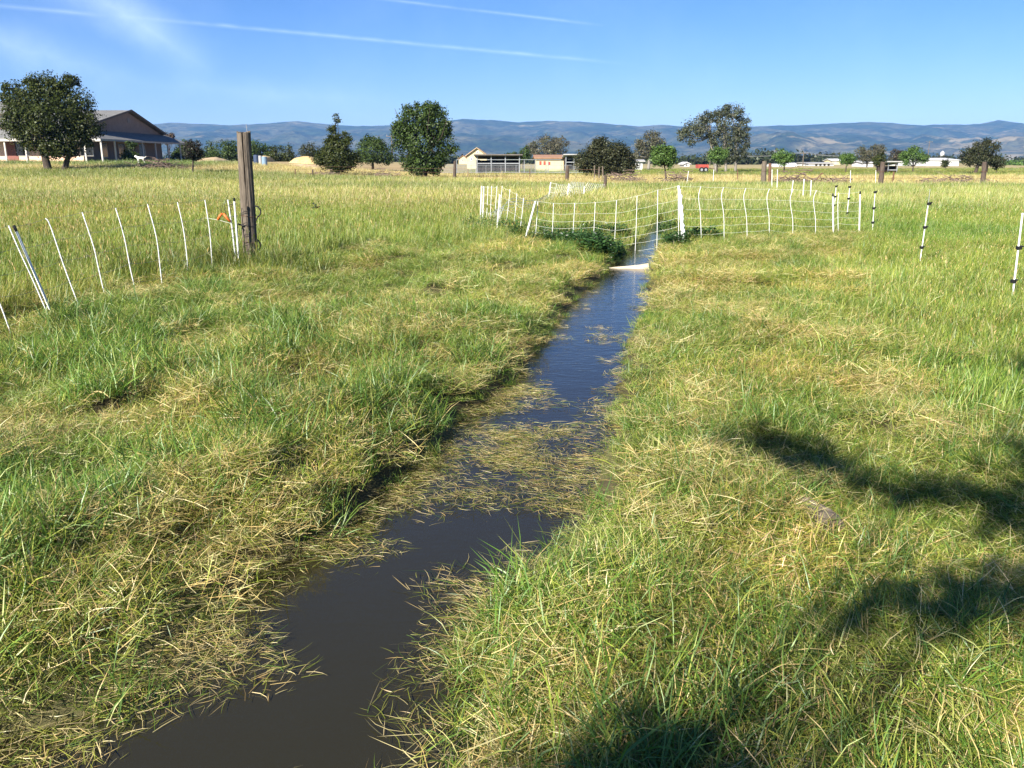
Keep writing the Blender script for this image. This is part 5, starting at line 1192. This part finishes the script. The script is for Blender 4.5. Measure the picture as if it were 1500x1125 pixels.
# hay heaps and dirt mound
hay = mat('old_hay', (0.42, 0.29, 0.12), (0.56, 0.42, 0.20), 4, 0.95, 0.6); dirt = mat('dry_dirt', (0.40, 0.28, 0.15), (0.52, 0.40, 0.24), 2, 0.95, 0.5)
def mound(name, label, cat, px0, px1, py_t, Y, mt, d=2.5, flat=1.0, seed=0):
    a_, b_ = W(px0, 245, Y).x, W(px1, 245, Y).x; zt = W(px0, py_t, Y).z; zb = min(gz(a_, Y), gz(b_, Y)) - .1; n, m = 22, 12; vs = []
    c0 = ((a_ + b_) / 2, Y, zb)
    for j in range(m):
        for i in range(n):
            u, v = i / (n - 1) * 2 - 1, j / (m - 1) * 2 - 1
            k_ = max(0, 1 - abs(u) ** (2 * flat)) ** .6 * max(0, 1 - v * v) ** .5; nz_ = float(fbm(np.array([u * 3 + seed]), np.array([v * 3]), seed, 3)[0])
            vs.append(((b_ - a_) / 2 * u * 1.03, d * v, (zt - zb) * k_ * (.75 + .5 * nz_)))
    o_ = MB().add(vs, [(j*n+i, j*n+i+1, (j+1)*n+i+1, (j+1)*n+i) for j in range(m-1) for i in range(n-1)]).build(name, mt, sm=True); o_.location = c0; tag(o_, label, cat)
mound('hay_heap', 'long sloping heap of golden hay left of the spired tree', 'hay heap', 428, 470, 229, 118, hay, 3, 1.2, 3); mound('hay_heap', 'squarish golden hay stack behind the wooden post', 'hay heap', 381, 397, 229, 122, hay, 2.5, 3, 5)
mound('dirt_mound', 'bare tan dirt mound right of the maroon sapling', 'mound', 288, 332, 231, 100, dirt, 4, 1.0, 7); mound('dirt_mound', 'low tan dirt bank under the hay heaps', 'mound', 404, 480, 241, 96, dirt, 3, 1.3, 9)
def barrel(label, px, py, Y, mt, r, h):
    p = W(px, py, Y); zb = gz(p.x, Y); root = empty('barrel', (p.x, Y, zb)); tag(root, label, 'barrel', 'drums by the hay stack')
    o_ = bd(MB().tube([(p.x, Y, zb + h * f_) for f_ in (0, .02, .33, .34, .36, .66, .67, .69, .98, 1)], [r * k_ for k_ in (.96, 1, 1, 1.05, 1, 1, 1.05, 1, 1, .96)], 14), 'drum', mt, root)
    bd(MB().tube([(p.x, Y, zb + h + .001), (p.x, Y, zb + h + .04)], r * .9, 14), 'lid', mt, root)
paleblue = mat('pale_blue_plastic', (0.17, 0.25, 0.33), None, rough=0.5); navy = mat('navy_plastic', (0.04, 0.06, 0.11), None, rough=0.5)
barrel('pale blue plastic drum in front of the hay stack', 388, 243, 92, paleblue, .28, .9); barrel('dark blue plastic drum beside the old wooden post', 376, 238, 96, navy, .32, 1.0); barrel('white plastic drum between the two blue drums', 382, 240, 94, greysh, .2, .95)

# a white dog on the lawn and a blackbird over the field
def skin_body(name, mt, pts, edges, rad, parent=None, loc=(0, 0, 0), sub=2):
    me = bpy.data.meshes.new(name); me.from_pydata([tuple(p) for p in pts], edges, []); me.update()
    o_ = bpy.data.objects.new(name, me); link(o_, parent); o_.location = loc
    sk = o_.modifiers.new('skin', 'SKIN')
    for i, r in enumerate(rad): me.skin_vertices[0].data[i].radius = (r, r) if not isinstance(r, tuple) else r
    me.skin_vertices[0].data[0].use_root = True
    s_ = o_.modifiers.new('sub', 'SUBSURF'); s_.levels = sub; s_.render_levels = sub
    me.materials.append(mt); return o_
def dog():
    Y = 88; p = W(207, 240, Y); zb = gz(p.x, Y)
    pts = [(0,0,.48),(-.25,0,.50),(.28,0,.50),(-.38,0,.60),(-.50,0,.66),(-.62,0,.62),(.45,0,.55),(.58,0,.68)]; ed = [(0,1),(0,2),(1,3),(3,4),(4,5),(2,6),(6,7)]; rad = [.13,.15,.13,.09,.09,.05,.03,.02]
    for x_, s_ in ((-.25, .09), (-.25, -.09)):
        i = len(pts); pts += [(x_, s_, .36), (x_ + .01, s_, .20), (x_ - .01, s_, .02)]; ed += [(1, i), (i, i+1), (i+1, i+2)]; rad += [.065, .042, .035]
    for x_, s_ in ((.28, .09), (.28, -.09)):
        i = len(pts); pts += [(x_ - .02, s_, .36), (x_ + .08, s_, .19), (x_ + .03, s_, .02)]; ed += [(2, i), (i, i+1), (i+1, i+2)]; rad += [.075, .042, .035]
    i = len(pts); pts += [(-.47, .05, .76), (-.47, -.05, .76)]; ed += [(4, i), (4, i+1)]; rad += [.02, .02]
    o_ = skin_body('dog', mat('white_fur', (0.74, 0.71, 0.66), (0.62, 0.58, 0.52), 12, .9), pts, ed, rad, None, (p.x, Y, zb)); tag(o_, 'small white dog on the lawn in front of the verandah', 'dog')
dog()
def bird():
    p = W(462, 304, 24); c_ = mat('black_feathers', (0.010, 0.010, 0.012), None, rough=.5)
    pts = [(0,0,0),(.06,0,.01),(.11,0,.025),(.145,0,.02),(-.07,0,-.005),(-.15,0,-.01)]; ed = [(0,1),(1,2),(2,3),(0,4),(4,5)]; rad = [.034,.032,.022,.006,.022,(.03,.006)]
    for s_ in (1, -1):
        i = len(pts); pts += [(.02, .05 * s_, .04), (-.02, .12 * s_, .08), (-.09, .19 * s_, .05)]; ed += [(0, i), (i, i+1), (i+1, i+2)]; rad += [(.035, .008), (.03, .006), (.012, .004)]
    o_ = skin_body('bird', c_, pts, ed, rad, None, p); o_.rotation_euler = (.3, 0, .4); tag(o_, 'small black bird flying low over the hay field', 'bird')
bird()

# dry seeding stalks leaning over the right bank
def stalk(label, pts, Y, n, seed):
    rng = random.Random(seed); P = [W(*q_, Y + k_ * .1) for k_, q_ in enumerate(pts)]; base = P[-1].copy(); base.z = gz(base.x, base.y); P.append(base)
    root = empty('grass_stalk', base); tag(root, label, 'grass stalk', 'dry seeding stalks')
    S = smooth_pts(P, 6); st = mat('dry_stalk', (0.50, 0.37, 0.18), (0.42, 0.30, 0.14), 20, .8) if 'dry_stalk' not in bpy.data.materials else bpy.data.materials['dry_stalk']
    bd(MB().tube(S, .0017, 5), 'stem', st, root)
    for i in range(n):
        p = S[int(i / n * len(S) * .55)]; d_ = (S[0] - S[3]).normalized(); e_ = (d_ + Vector((rng.gauss(0, .35), rng.gauss(0, .35), rng.uniform(-.6, .1)))).normalized(); l_ = rng.uniform(.025, .05)
        bd(MB().tube([p, p + e_ * l_ * .4, p + e_ * l_ * .6 , p + e_ * l_ * 1.3], [.0006, .0026, .0022, .0004], 5, False), 'spikelet', st, root)
stalk('dry seeding stalk arching left over the long shadow', [(1315,722),(1345,712),(1385,722),(1425,748),(1455,775)], 3.9, 12, 1); stalk('second dry stalk drooping just above the first', [(1340,738),(1375,722),(1410,730),(1445,755),(1470,790)], 3.8, 10, 2)
stalk('tall dry stalk leaning left at the right edge', [(1375,615),(1410,625),(1440,660),(1475,720),(1500,800)], 4.1, 8, 3)
